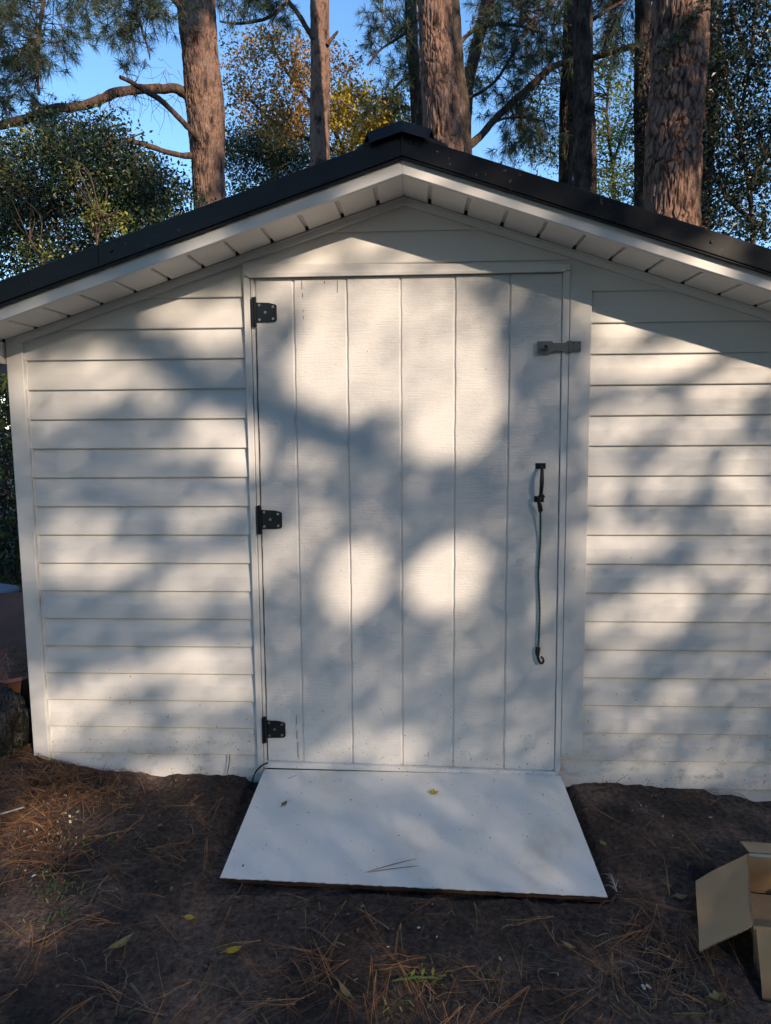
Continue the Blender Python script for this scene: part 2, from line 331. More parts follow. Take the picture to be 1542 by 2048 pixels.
# ------------------------------------------------------------------ the shed
shed = empty('garden_shed', (0, 0, 0), 'white vinyl sided garden shed with wide plank door and black metal roof trim', 'shed')
HW, DEP, PK, SL = 1.545, 3.05, 2.200, .3245      # half width, depth, soffit height at the wall under the ridge, roof slope
OV = .25                                          # rake overhang
PITCHZ, Z0 = .1143, 1.7373
def roofz(x): return PK - SL * abs(x)
prof = [(0.0, -.0122), (.003, -.0136), (.060, -.0100), (.118, -.0015)]   # one course: height above its lower edge, face position
def siding(name, xl, xr, k, gable=False, jitter=0):
    zb, zt = Z0 - (k + 1) * PITCHZ, Z0 - k * PITCHZ
    m = MB()
    def clip(x, z):
        if z >= PK - .004: return 0.0
        lim = (PK - .004 - z) / SL
        return max(-lim, min(lim, x))
    levels = [(min(zb + dz, PK - .002), y) for dz, y in prof]
    front = []
    for z, y in levels: front.append(((clip(xl, z), y, z), (clip(xr, z), y, z)))
    back = [((f[0][0], .002, f[0][2]), (f[1][0], .002, f[1][2])) for f in (front[0], front[-1])]
    pts = [p for f in front for p in f] + [p for f in back for p in f]
    n = len(front); faces = [(2 * i, 2 * i + 1, 2 * i + 3, 2 * i + 2) for i in range(n - 1)]
    b0, b1 = 2 * n, 2 * n + 2
    faces += [(0, b0, b0 + 1, 1), (2 * n - 2, 2 * n - 1, b1 + 1, b1), (b0, b1, b1 + 1, b0 + 1),
              tuple([b0] + [2 * i for i in range(n)] + [b1]), tuple([b0 + 1, b1 + 1] + [2 * i + 1 for i in range(n)][::-1])]
    m.poly(pts, faces)
    return m.build(name, M['vinyl'], shed)
for k in range(-1, 18):
    siding('siding_board', -1.481, -.590, k)
    siding('siding_board', .600, 1.481, k)
for k in (-4, -3, -2): siding('siding_board', -1.481, 1.481, k)

# wall body behind the boards (side and back walls, sheathing)
m = MB()
P5 = [(-HW + .012, 0, -.32), (HW - .012, 0, -.32), (HW - .012, 0, roofz(HW) - .01), (0, 0, PK - .006), (-HW + .012, 0, roofz(HW) - .01)]
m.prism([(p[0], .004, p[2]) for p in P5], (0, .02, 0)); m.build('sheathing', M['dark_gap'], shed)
m = MB(); m.prism([(p[0], DEP - .02, p[2]) for p in P5], (0, .02, 0)); m.build('back_wall', M['vinyl'], shed)
for s in (-1, 1):
    for k in range(0, 17):
        zb = Z0 - (k + 1) * PITCHZ; m = MB(); x0 = s * (HW - .012)
        m.hexa([(x0, .03, zb), (x0 + s * .013, .03, zb), (x0 + s * .002, .03, zb + .117), (x0, .03, zb + .117)],
               [(x0, DEP, zb), (x0 + s * .013, DEP, zb), (x0 + s * .002, DEP, zb + .117), (x0, DEP, zb + .117)])
        m.build('siding_board', M['vinyl'], shed)
# corner posts
for s in (-1, 1):
    m = MB(); ztop = roofz(HW) + .01
    m.box(*sorted((s * 1.479, s * HW)), -.024, .0, -.35, ztop + .012)
    m.box(*sorted((s * (HW - .001), s * (HW - .012))), .0, .07, -.35, ztop - .004)
    m.box(*sorted((s * 1.470, s * 1.4785)), -.0135, .0, -.35, ztop + .012)
    m.build('corner_post', M['trim'], shed, bevel=.003)
# trim that follows the rake where the wall meets the soffit
for s in (-1, 1):
    m = MB(); w_ = .030; nrm = math.sqrt(1 + SL * SL)
    a = [(0, -.026, PK), (s * 1.50, -.026, roofz(1.50)), (s * 1.50, -.026, roofz(1.50) - w_), (0, -.026, PK - w_)]
    m.prism(a, (0, .026, 0))
    b = [(0, -.032, PK), (s * 1.50, -.032, roofz(1.50)), (s * 1.50, -.032, roofz(1.50) - .009), (0, -.032, PK - .009)]
    m.prism(b, (0, .0058, 0))
    m.build('gable_trim', M['trim'], shed, bevel=.0015)

# soffit panels, each a piece, with dark V joints between
pw = .1315
for s in (-1, 1):
    nP = 14
    for i in range(nP):
        x0, x1 = (i * pw - .031 if i else 0.0), (i + 1) * pw - .031 - .012
        x1 = min(x1, 1.82)
        if x0 >= 1.80: continue
        m = MB(); m.prism([(s * x0, -OV + .004, roofz(x0) - .001), (s * x1, -OV + .004, roofz(x1) - .001), (s * x1, -OV + .004, roofz(x1) + .012), (s * x0, -OV + .004, roofz(x0) + .012)], (0, OV - .037, 0))
        # lowered ridge at the joint edge (double V)
        m.build('soffit_panel', M['soffit'], shed, bevel=.003)
    m = MB(); m.prism([(0, -OV + .004, PK + .013), (s * 1.82, -OV + .004, roofz(1.82) + .013), (s * 1.82, -OV + .004, roofz(1.82) + .022), (0, -OV + .004, PK + .022)], (0, OV - .045, 0))
    m.build('soffit_backing', M['soffit'], shed)
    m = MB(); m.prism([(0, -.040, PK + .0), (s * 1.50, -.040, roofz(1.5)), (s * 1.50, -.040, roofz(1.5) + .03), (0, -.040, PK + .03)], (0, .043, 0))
    m.build('soffit_channel', M['dark_gap'], shed)  # dark material stands in for shade in the notches at the panel ends
    # white fascia board and its lower lip
    m = MB(); e = 1.86
    m.prism([(0, -OV - .012, PK + .050), (s * e, -OV - .012, roofz(e) + .050), (s * e, -OV - .012, roofz(e) - .001), (0, -OV - .012, PK - .001)], (0, .015, 0))
    m.prism([(0, -OV + .0032, PK - .0015), (s * e, -OV + .0032, roofz(e) - .0015), (s * e, -OV + .0032, roofz(e) + .004), (0, -OV + .0032, PK + .004)], (0, .016, 0))
    m.build('fascia', M['fascia'], shed, bevel=.0015)
    # black rake trim: two overlapping lengths per side
    segs = ((0.0, 1.06, 0), (1.045, 1.88, .002)) if s < 0 else ((0.0, 1.88, 0),)
    for xa, xb, dy in segs:
        m = MB(); y0 = -OV - .026 - dy
        def q(x, dz): return (s * x, y0, roofz(x) + dz)
        m.prism([q(xa, .125), q(xb, .125), q(xb, .052), q(xa, .052)], (0, .012, 0))
        for dz, t in ((.0555, .004), (.047, .005)):
            m.prism([(s * xa, y0 - t, roofz(xa) + dz), (s * xb, y0 - t, roofz(xb) + dz), (s * xb, y0 - t, roofz(xb) + dz - .005), (s * xa, y0 - t, roofz(xa) + dz - .005)], (0, .016, 0))
        m.prism([(s * xa, y0 + .011, roofz(xa) + .127), (s * xb, y0 + .011, roofz(xb) + .127), (s * xb, y0 + .011, roofz(xb) + .121), (s * xa, y0 + .011, roofz(xa) + .121)], (0, .12, 0))
        m.build('rake_trim', M['black_metal'], shed, bevel=.0012)
    # screws in the trim
    for x in ((.028, 1.02) if s > 0 else (1.00, 1.6)):
        m = MB(); m.disc_stack((s * x, -OV - .026, roofz(x) + .100 - (.012 if x > .5 else 0)), (0, -1, 0), [(0, .0058), (.002, .0055), (.005, .0035)], 8)
        m.build('trim_screw', M['rubber'], shed)
    # roof sheet with standing ribs
    m = MB(); e = 1.88
    m.prism([(0, -OV - .010, PK + .120), (s * e, -OV - .010, roofz(e) + .120), (s * e, -OV - .010, roofz(e) + .114), (0, -OV - .010, PK + .114)], (0, DEP + 2 * OV, 0))
    m.build('roof_sheet', M['black_metal'], shed)
    for j in range(10):
        y = .10 + j * .305; m = MB()
        m.prism([(s * .01, y, PK + .120), (s * 1.87, y, roofz(1.87) + .120), (s * 1.87, y, roofz(1.87) + .139), (s * .01, y, PK + .139)], (0, .03, 0)); m.build('roof_rib', M['black_metal'], shed, bevel=.004)
    # boxed eave return and side fascia
    m = MB(); zb = 1.609
    xi, xo = HW + .004, 1.84
    m.prism([(s * xi, -OV + .008, zb), (s * xo, -OV + .008, zb), (s * xo, -OV + .008, roofz(xo) - .003), (s * xi, -OV + .008, roofz(xi) - .003)], (0, OV + .03, 0))
    m.build('eave_return', M['trim'], shed, bevel=.002)
    m = MB(); m.box(*sorted((s * (xo - .02), s * xo)), .045, DEP + OV, zb + .002, roofz(xo) + .10); m.box(*sorted((s * xi, s * (xo - .022))), .045, DEP, zb + .002, zb + .012)
    m.build('eave_soffit', M['trim'], shed)
    # rib closures poking out under the ridge cap
    m = MB(); m.prism([(s * .06, -OV - .024, roofz(.06) + .150), (s * .150, -OV - .024, roofz(.15) + .131), (s * .150, -OV - .024, roofz(.15) + .124), (s * .06, -OV - .024, roofz(.06) + .124)], (0, .10, 0))
    m.build('closure_strip', M['rubber'], shed)
# folded ridge cap
for s in (-1, 1):
    m = MB(); y0 = -OV - .045
    zt = PK + .155; xo = .116 if s < 0 else .096
    def cz(x): return zt - .30 * x
    m.prism([(0, y0, zt), (s * xo, y0, cz(xo)), (s * xo, y0, cz(xo) - .004), (0, y0, zt - .004)], (0, DEP + 2 * OV + .06, 0))
    m.prism([(0, y0 - .002, zt - .002), (s * xo, y0 - .002, cz(xo) - .002), (s * (xo - .010), y0 - .010, cz(xo) - .036), (0, y0 - .010, zt - .038)], (0, .003, 0))
    m.prism([(s * xo, y0 + .004, cz(xo)), (s * (xo + .018), y0 + .03, cz(xo) - .034), (s * (xo + .015), y0 + .03, cz(xo) - .036), (s * (xo - .003), y0 + .004, cz(xo) - .004)], (0, DEP + .4, 0))
    m.build('ridge_cap', M['black_metal'], shed)
# crease at the peak of the trim
m = MB(); m.hexa([(-.006, -OV - .031, PK + .050), (.006, -OV - .031, PK + .050), (.006, -OV - .031, PK + .124), (-.006, -OV - .031, PK + .124)], [(-.006, -OV - .012, PK + .050), (.006, -OV - .012, PK + .050), (.006, -OV - .012, PK + .124), (-.006, -OV - .012, PK + .124)])
m.build('peak_cover', M['black_metal'], shed, bevel=.002)

# door casing
def casing(name, quad, y0, y1, bevel=.002, mt='trim', par=None):
    m = MB(); m.prism([(x, y0, z) for x, z in quad], (0, y1 - y0, 0)); return m.build(name, M[mt], par or shed, bevel=bevel)
casing('door_casing', [(-.606, 1.921), (-.582, 1.921), (-.582, -.05), (-.606, -.05)], -.030, .0)
casing('door_casing', [(-.606, 1.969), (.612, 1.948), (.612, 1.925), (-.606, 1.9225)], -.032, .0)
casing('door_casing', [(.5862, 1.9235), (.6130, 1.9235), (.619, -.05), (.5985, -.05)], -.027, .0)
casing('door_casing', [(-.580, 1.919), (-.568, 1.919), (-.5695, -.03), (-.580, -.03)], -.022, .0)
casing('casing_lip', [(-.603, 1.9335), (.594, 1.926), (.594, 1.918), (-.580, 1.916)], -.038, -.0325, bevel=.001)
casing('trim_board', [(.6135, 1.862), (.6925, 1.858), (.703, .052), (.6195, .048)], -.0315, .0, bevel=.0015)
casing('door_sill', [(-.580, .0045), (.600, -.0195), (.600, -.036), (-.580, -.020)], -.036, .0, bevel=.003)
for x, z in ((.655, 1.545 - .35), (.648, 1.112), (.652, .81), (.640, .60), (.668, 1.70)):
    m = MB(); m.disc_stack((x, -.0318, z), (0, -1, 0), [(0, .0030), (.001, .0025)], 8); m.build('nail_head', M['zinc'], shed)

# the door: backing panel, six planks, hardware
door = MB(); door.prism([(-.5625, -.0125, 1.911), (.583, -.0125, 1.914), (.594, -.0125, -.019), (-.565, -.0125, .006)], (0, .011, 0)); door = door.build('door', M['door'], shed, label='white plank door with three black hinges')
edges = [-.5625, -.4192, -.2172, -.0145, .1896, .3930, .5850]
edgb = [-.5650, -.4192, -.2172, -.0145, .1896, .3930, .5965]
for i in range(6):
    g = .0032; a, b = edges[i] + (g if i else 0), edges[i + 1] - (g if i < 5 else 0); a2, b2 = edgb[i] + (g if i else 0), edgb[i + 1] - (g if i < 5 else 0)
    nz_ = 60; zs = np.linspace(0, 1, nz_ + 1); m = MB(); y0 = -.0185 - .0010 * ((i * 7) % 3 - 1)
    zt = (1.913, 1.910, 1.9125, 1.915, 1.914, 1.9145)[i]; zbL = .0060 - .0235 * (a2 + .565) / 1.15; zbR = .0060 - .0235 * (b2 + .565) / 1.15
    pts = []
    for t in zs:
        xl, xr = a + (a2 - a) * t, b + (b2 - b) * t; zl, zr = zt + (zbL - zt) * t, zt + (zbR - zt) * t
        j = .0011 * math.sin(t * 61 + i * 2) * math.sin(t * 23 + i) + .0006 * math.sin(t * 151 + i)
        k_ = .0011 * math.sin(t * 47 + i * 3) * math.sin(t * 19 + i)
        pts += [(xl + j, y0 + .0025, zl), (xl + .003 + j, y0, zl), (xr - .0022 + k_, y0, zr), (xr + k_, y0 + .002, zr)]
    b0 = len(pts); pts += [(p[0], -.0127, p[2]) for p in pts]
    F = []
    for r in range(nz_):
        for c in range(3): F.append((4 * r + c, 4 * r + c + 1, 4 * r + 5 + c, 4 * r + 4 + c))
        F.append((4 * r, 4 * r + 4, b0 + 4 * r + 4, b0 + 4 * r)); F.append((4 * r + 3, b0 + 4 * r + 3, b0 + 4 * r + 7, 4 * r + 7))
    F += [(0, b0, b0 + 1, 1), (1, b0 + 1, b0 + 2, 2), (2, b0 + 2, b0 + 3, 3)]; e_ = 4 * nz_
    F += [(e_ + c, e_ + c + 1, b0 + e_ + c + 1, b0 + e_ + c) for c in range(3)]
    m.poly(pts, F); m.build('plank', M['door'], door)
# fine cracks near the top of the second plank and foot of the first
m = MB()
for x, z0, z1 in ((-.386, 1.905, 1.875), (-.384, 1.86, 1.845), (-.383, 1.80, 1.79), (-.382, 1.776, 1.765), (-.2515, 1.905, 1.86), (-.30, 1.903, 1.894), (-.4435, .135, .10), (-.441, .085, .02), (-.4445, .20, .16), (.262, .03, .018), (.09, .05, .03)):
    m.box(x, x + .0013, -.0202, -.0175, z1, z0)
m.build('crack', M['dark_gap'], door)

def hinge(xz, w_, h_):
    """black strap hinge: tapered leaf with five screws, knuckle and side leaf"""
    x, z = xz; m = MB(); y = -.0225
    L = [(x + .012, z + h_ * .5), (x + .020, z + h_ * .5)] ; r = .008
    x1 = x + w_
    out = [(x + .010, z + h_ * .46), (x1 - .030, z + h_ * .44), (x1 - r, z + h_ * .37), (x1 - .002, z + h_ * .34), (x1, z + h_ * .30), (x1, z - h_ * .34), (x1 - .003, z - h_ * .41), (x1 - r, z - h_ * .44), (x1 - .030, z - h_ * .46), (x + .010, z - h_ * .46)]
    m.prism([(a, y, b) for a, b in out], (0, .003, 0), 0)
    m.box(x - .004, x + .003, y - .016, y + .004, z - h_ * .68, z + h_ * .68, 0)
    m.disc_stack((x + .0065, y - .006, z - h_ * .70), (0, 0, 1), [(0, .003), (.002, .0055), (h_ * 1.40 - .002, .0055), (h_ * 1.40, .003)], 10, 0)
    for kz in (-.42, -.14, .14, .42): m.disc_stack((x + .0065, y - .006, z + kz * h_ - .001), (0, 0, 1), [(0, .0060), (.0015, .0060)], 10, 0)
    for sx, sz in ((.022, .34), (.022, -.34), (.5, .0), (.84, .26), (.84, -.30)):
        cx = x + (sx if sx < .1 else sx * w_); cz_ = z + sz * h_
        m.disc_stack((cx, y + .0002, cz_), (0, -1, 0), [(0, .0052), (.0022, .0046), (.0024, .0018)], 10, 1)
        m.disc_stack((cx, y - .0022, cz_), (0, -1, 0), [(0, .0018), (.0004, .0016)], 6, 0)
    m.build('hinge', [M['hinge'], M['zinc']], door, smooth=False)
hinge((-.5705, 1.791), .088, .080); hinge((-.5740, 1.000), .092, .082); hinge((-.5770, .140), .088, .080)

# swivel hasp with key lock
m = MB(); z = 1.648; y = -.036
m.prism([(.496, y, z + .022), (.548, y, z + .022), (.555, y, z + .015), (.598, y, z + .015), (.603, y, z + .021), (.612, y, z + .021), (.612, y, z - .021), (.603, y, z - .021), (.598, y, z - .015), (.555, y, z - .015), (.548, y, z - .023), (.496, y, z - .023)], (0, .0025, 0), 0)
m.prism([(.619, y - .0035, z + .020), (.655, y - .0035, z + .020), (.655, y - .0035, z - .018), (.619, y - .0035, z - .018)], (0, .0032, 0), 0)
m.disc_stack((.6155, y - .001, z - .023), (0, 0, 1), [(0, .0035), (.002, .0048), (.044, .0048), (.046, .0035)], 12, 0)
m.box(.498, .546, y + .002, y + .018, z - .018, z + .018, 0)
m.disc_stack((.524, y, z), (0, -1, 0), [(0, .0145), (.004, .014), (.005, .0115), (.016, .0105), (.018, .009)], 20, 0)
m.disc_stack((.524, y - .018, z), (0, -1, 0), [(0, .0065), (.0015, .006)], 12, 1)
for a, b in ((.628, .013), (.648, .013), (.628, -.011), (.648, -.011)): m.disc_stack((a, y - .0035, z + b), (0, -1, 0), [(0, .0024), (.001, .0015)], 8, 1)
m.build('hasp', [M['steel'], M['hinge']], shed)

# pull handle
m = MB(); xh = .519
m.box(.499, .537, -.0225, -.0195, 1.1945, 1.2165); m.box(.496, .533, -.0225, -.0195, 1.067, 1.090)
P = [(xh, -.022, 1.204), (xh, -.040, 1.200), (xh - .001, -.056, 1.180), (xh - .002, -.060, 1.143), (xh - .003, -.054, 1.108), (xh - .003, -.040, 1.085), (xh - .003, -.022, 1.079)]
R, _ = resample(P, .006); rr = np.interp(np.linspace(0, 1, len(R)), [0, .15, .5, .85, 1], [.0055, .0062, .0085, .0062, .0055])
m.tube(R, rr, 12)
for a, b in ((.504, 1.2055), (.532, 1.2055), (.501, 1.0785), (.529, 1.0785)): m.disc_stack((a, -.0225, b), (0, -1, 0), [(0, .003), (.001, .0022)], 8)
m.build('pull_handle', M['hinge'], door, bevel=0)

# bungee cord hooked on the handle
bung = empty('bungee_cord', (.516, -.045, 1.08), 'green bungee cord with black plastic hooks hanging from the door handle', 'bungee cord')
m = MB(); P = [(.515, -.050, 1.045), (.518, -.042, 1.00), (.5205, -.030, .92), (.518, -.029, .84), (.5155, -.030, .78), (.5195, -.029, .72), (.5235, -.030, .64), (.5225, -.030, .56), (.520, -.031, .485)]
R, tt = resample(P, .005); ss = np.arange(len(R)) * .005
m.tube(R, .0040 + .0004 * np.sin(ss * 420), 10); m.build('cord', M['cord'], bung, smooth=True)
m = MB(); P = [(.517, -.046, 1.035), (.512, -.052, 1.060), (.506, -.056, 1.078), (.510, -.060, 1.094), (.520, -.066, 1.098), (.526, -.062, 1.090)]
R, _ = resample(P, .005); m.tube(R, np.interp(np.linspace(0, 1, len(R)), [0, .3, .5, 1], [.009, .0085, .006, .0045]), 10); m.build('hook', M['rubber'], bung, smooth=True)
m = MB(); P = [(.5195, -.031, .495), (.518, -.033, .470), (.521, -.034, .448), (.528, -.035, .434), (.537, -.035, .432), (.541, -.035, .444), (.535, -.035, .456), (.530, -.035, .456)]
R, _ = resample(P, .004); m.tube(R, np.interp(np.linspace(0, 1, len(R)), [0, .28, .36, 1], [.010, .009, .0055, .0042]), 10); m.build('hook', M['rubber'], bung, smooth=True)

# ------------------------------------------------------------------ the ramp
ramp = empty('entry_ramp', (0, -.33, -.08), 'white painted plywood ramp lying in front of the shed door', 'ramp')
TL, TR = np.array([-.576, -.0375, -.0235]), np.array([.618, -.0375, -.0300])
BR, BL = at_z(1215, 1793, -.094), at_z(440, 1755, -.092)
n = 80; m = MB(); t = np.linspace(0, 1, n + 1)
fr = [BL + (BR - BL) * a + np.array([0, .0016 * math.sin(a * 90) * math.sin(a * 37) + .0012 * math.sin(a * 210), 0]) for a in t]; bk = [TL + (TR - TL) * a for a in t]
th = np.array([0, 0, -.0025]); pts = fr + bk + [p + th for p in fr] + [p + th for p in bk]; N1 = n + 1
F = [(i, i + 1, N1 + i + 1, N1 + i) for i in range(n)] + [(2 * N1 + i, 3 * N1 + i, 3 * N1 + i + 1, 2 * N1 + i + 1) for i in range(n)] + [(i, 2 * N1 + i, 2 * N1 + i + 1, i + 1) for i in range(n)] + [(0, N1, 3 * N1, 2 * N1), (n, 2 * N1 + n, 3 * N1 + n, N1 + n)]
m.poly(pts, F); m.build('painted_face', M['ramp'], ramp)
m = MB(); dz = np.array([0, 0, -.0027]); dz2 = np.array([0, 0, -.0175]); ins = np.array([0, .0015, 0])
pts = [p + dz + ins for p in fr] + [p + dz for p in bk] + [p + dz2 + ins * 2 for p in fr] + [p + dz2 for p in bk]; m.poly(pts, F); m.build('plywood_sheet', M['ply_edge'], ramp)
for xa, xb in ((-.56, -.52), (.53, .57)):
    m = MB(); m.hexa([(xa, -.09, -.20), (xb, -.09, -.20), (xb, -.09, -.066), (xa, -.09, -.066)], [(xa, -.56, -.20), (xb, -.56, -.20), (xb, -.56, -.108), (xa, -.56, -.108)]); m.build('bearer', M['ply_edge'], ramp)
def on_ramp(u, v):
    """point of the ramp surface for a photo pixel"""
    nrm = np.cross(TR - TL, BL - TL); d = FV + RV * (u - 771) / FPX + UV * (1024 - v) / FPX
    return CAM + d * ((TL - CAM) @ nrm) / (d @ nrm)

# ------------------------------------------------------------------ cardboard box
cb = empty('cardboard_box', (1.15, -.75, -.15), 'open brown cardboard box with its flaps folded down, at the right edge', 'cardboard box')
def sheet(name, quad, th, mt='cardboard', par=cb, sag=0, label=None, edge=True):
    """slightly bowed cardboard sheet from 4 corners, real thickness, ragged rim"""
    q = [np.array(p, float) for p in quad]; nrm = np.cross(q[1] - q[0], q[3] - q[0]); nrm /= np.linalg.norm(nrm); n = 12
    G = []
    for j in range(n + 1):
        for i in range(n + 1):
            a, b = i / n, j / n; p = (q[0] * (1 - a) + q[1] * a) * (1 - b) + (q[3] * (1 - a) + q[2] * a) * b
            G.append(p + nrm * sag * math.sin(a * PI) * math.sin(b * PI * .8) + nrm * .0025 * math.sin(7 * a + 5 * b))
    N1 = n + 1; G2 = [p - nrm * th for p in G]; m = MB()
    F = [(j * N1 + i, j * N1 + i + 1, (j + 1) * N1 + i + 1, (j + 1) * N1 + i) for j in range(n) for i in range(n)]
    B = N1 * N1
    m.poly(G + G2, F + [tuple(B + k for k in f[::-1]) for f in F], 0)
    rim = [i for i in range(n)] + [i * N1 + n for i in range(n)] + [n * N1 + n - i for i in range(n)] + [(n - i) * N1 for i in range(n)]
    b0 = len(m.v); m.poly([G[r] for r in rim] + [G2[r] for r in rim], [(i, (i + 1) % len(rim), len(rim) + (i + 1) % len(rim), len(rim) + i) for i in range(len(rim))], 1)
    return m.build(name, [M[mt], M['card_edge']], par, label=label)
rz = -.012
A_ = np.array([1.106, -.575, rz]); B_ = np.array([.975, -.905, rz - .004]); C_ = np.array([1.62, -.64, rz + .01]); D_ = np.array([1.50, -.98, rz])
fl = -.150
def dn(p, z=fl, sh=(0, 0)): return np.array([p[0] + sh[0], p[1] + sh[1], z])
sheet('side_panel', [A_, B_, dn(B_, fl - .01, (.02, .0)), dn(A_, fl, (.02, .01))], .004)
sheet('side_panel', [C_, A_, dn(A_, fl, (.02, .01)), dn(C_)], .004)
sheet('side_panel', [B_, D_, dn(D_, fl - .02), dn(B_, fl - .02, (.02, 0))], .004)
sheet('side_panel', [D_, C_, dn(C_), dn(D_)], .004)
sheet('base_panel', [dn(A_, fl + .002), dn(C_, fl + .002), dn(D_, fl - .004), dn(B_, fl - .004, (.02, 0))], .004)
sheet('flap', [at_z(1391, 1762, -.062), at_z(1399, 1904, -.078), B_ + [-.002, 0, .003], A_ + [-.002, 0, .003]], .004, sag=-.010, label='left flap of the box, folded outwards')
sheet('flap', [at_z(1525, 1999, -.168), dn(D_, -.17, (-.03, -.15)), D_ + [0, -.003, .002], B_ + [.006, -.004, .002]], .004, sag=.006, label='front flap of the box, hanging down')
sheet('flap', [C_ + [0, .002, 0], A_ + [.01, .003, .002], A_ + [.05, .16, -.06], C_ + [.05, .17, -.06]], .004, sag=.004, label='rear flap of the box')
m = MB(); m.prism([A_ + [.004, -.004, .0052], C_ + [0, -.004, .0052], C_ + [0, -.004, -.006], A_ + [.03, -.008, -.004], A_ + [.004, -.006, -.001]], (0, -.0006, 0)); m.build('tape', M['tape'], cb)
br = MB(); p = np.array([1.215, -.600, -.143]); br.box(p[0] - .012, p[0] + .05, p[1] - .01, p[1] + .012, p[2], p[2] + .003); br.box(p[0] - .012, p[0] - .009, p[1] - .01, p[1] + .012, p[2], p[2] + .022); br.box(p[0] - .009, p[0] + .05, p[1] + .009, p[1] + .012, p[2] + .003, p[2] + .018)
br.disc_stack((p[0] + .012, p[1] - .025, p[2] + .006), (1, .2, 0), [(0, .008), (.05, .008)], 10)
o = br.build('metal_bracket', M['blue_steel'], None, bevel=.0008); tag(o, 'small galvanised metal bracket lying inside the open cardboard box', 'bracket')

# ------------------------------------------------------------------ things left of the shed
wb = empty('wheelbarrow', (-2.15, .7, -.02), 'reddish brown wheelbarrow with straw in its tray, left of the shed', 'wheelbarrow')
def rrect(x0, x1, y0, y1, z, r, n=5, tilt=(0, 0)):
    pts = []
    for cx, cy, a0 in ((x1 - r, y0 + r, -PI / 2), (x1 - r, y1 - r, 0), (x0 + r, y1 - r, PI / 2), (x0 + r, y0 + r, PI)):
        for k in range(n + 1):
            a = a0 + PI / 2 * k / n; x, y = cx + r * math.cos(a), cy + r * math.sin(a); pts.append((x, y, z + tilt[1] * (y - y0) + tilt[0] * (x - x0)))
    return pts
rings = [rrect(-2.62, -1.60, .10, 1.15, .235, .16, tilt=(.04, .165)), rrect(-2.60, -1.62, .12, 1.13, .245, .15, tilt=(.04, .165)), rrect(-2.585, -1.635, .135, 1.115, .235, .14, tilt=(.04, .165)),
         rrect(-2.45, -1.73, .26, .78, .08, .12, tilt=(.03, .12)), rrect(-2.2, -1.95, .4, .6, .075, .08, tilt=(.03, .12))]
outer = [rrect(-2.60, -1.62, .12, 1.13, .228, .15, tilt=(.04, .165)), rrect(-2.46, -1.72, .25, .80, .068, .12, tilt=(.03, .12)), rrect(-2.2, -1.95, .4, .6, .063, .08, tilt=(.03, .12))]
m = MB()
for RS in (rings, outer):
    pts = [p for r_ in RS for p in r_]; n = len(RS[0]); m.poly(pts, [(j * n + i, j * n + (i + 1) % n, (j + 1) * n + (i + 1) % n, (j + 1) * n + i) for j in range(len(RS) - 1) for i in range(n)] + [tuple((len(RS) - 1) * n + i for i in range(n))])
n = len(rings[0]); m.poly(rings[0] + outer[0], [(i, (i + 1) % n, n + (i + 1) % n, n + i) for i in range(n)])
m.build('tray', M['rust_tub'], wb, smooth=False)
m = MB(); m.tube([(-2.35, .20, .05), (-2.35, .9, .10), (-2.35, 1.75, .36)], .016, 8); m.build('handle', M['limb'], wb)
m = MB(); m.tube([(-1.85, .20, .05), (-1.85, .9, .10), (-1.85, 1.75, .36)], .016, 8); m.build('handle', M['limb'], wb)
m = MB(); m.disc_stack((-2.14, .05, .12), (1, 0, 0), [(0, .13), (.01, .155), (.06, .155), (.07, .13)], 20); m.build('wheel', M['rubber'], wb)
for x in (-2.35, -1.85): m = MB(); m.tube([(x, .75, .07), (x, .85, -.04)], .012, 8); m.build('leg', M['steel'], wb)
# sack below and small plastic things
V, F = [], []
nu, nv = 110, 70
for j in range(nv + 1):
    ph = PI * j / nv
    for i in range(nu):
        th = 2 * PI * i / nu; d = np.array([math.cos(th) * math.sin(ph), math.sin(th) * math.sin(ph), math.cos(ph)]); V.append(d)
V = np.array(V); rr = 1 + .16 * wn(V, .5, 3) + .07 * wn(V * [1, 1, .25], .12, 5) + .05 * np.sin(np.arctan2(V[:, 1], V[:, 0]) * 9 + 3 * V[:, 2]) * (V[:, 2] > 0)
rr = rr + .16 * np.abs(wn(V * [1, 1, .35], .16, 8)) + .07 * np.abs(wn(V, .06, 9)); V = V * rr[:, None] * [.22, .15, .225] + [-1.83, .03, .07]; V[:, 2] = np.maximum(V[:, 2], gz(V[:, 0], V[:, 1]) - .02)
F = [(j * nu + i, j * nu + (i + 1) % nu, (j + 1) * nu + (i + 1) % nu, (j + 1) * nu + i) for j in range(nv) for i in range(nu)]
o = np_mesh('trash_bag', V, F, M['bag'], smooth=True); tag(o, 'crumpled black plastic sack on the ground left of the shed corner', 'sack')
m = MB(); m.disc_stack((-2.10, .12, .12), (0.3, -.1, 1), [(0, .06), (.02, .07), (.13, .07), (.16, .05), (.18, .02), (.20, .02)], 18); o = m.build('plastic_jug', M['bluejug'], None, smooth=True); tag(o, 'blue plastic jug beside the black sack', 'jug')
m = MB(); m.disc_stack((-2.52, 1.35, .16), (0, 0, 1), [(0, .10), (.20, .13), (.21, .14), (.23, .14), (.24, .11), (.26, .05)], 20); o = m.build('bucket', M['greybucket'], None, smooth=True); tag(o, 'grey plastic bucket standing behind the wheelbarrow', 'bucket')

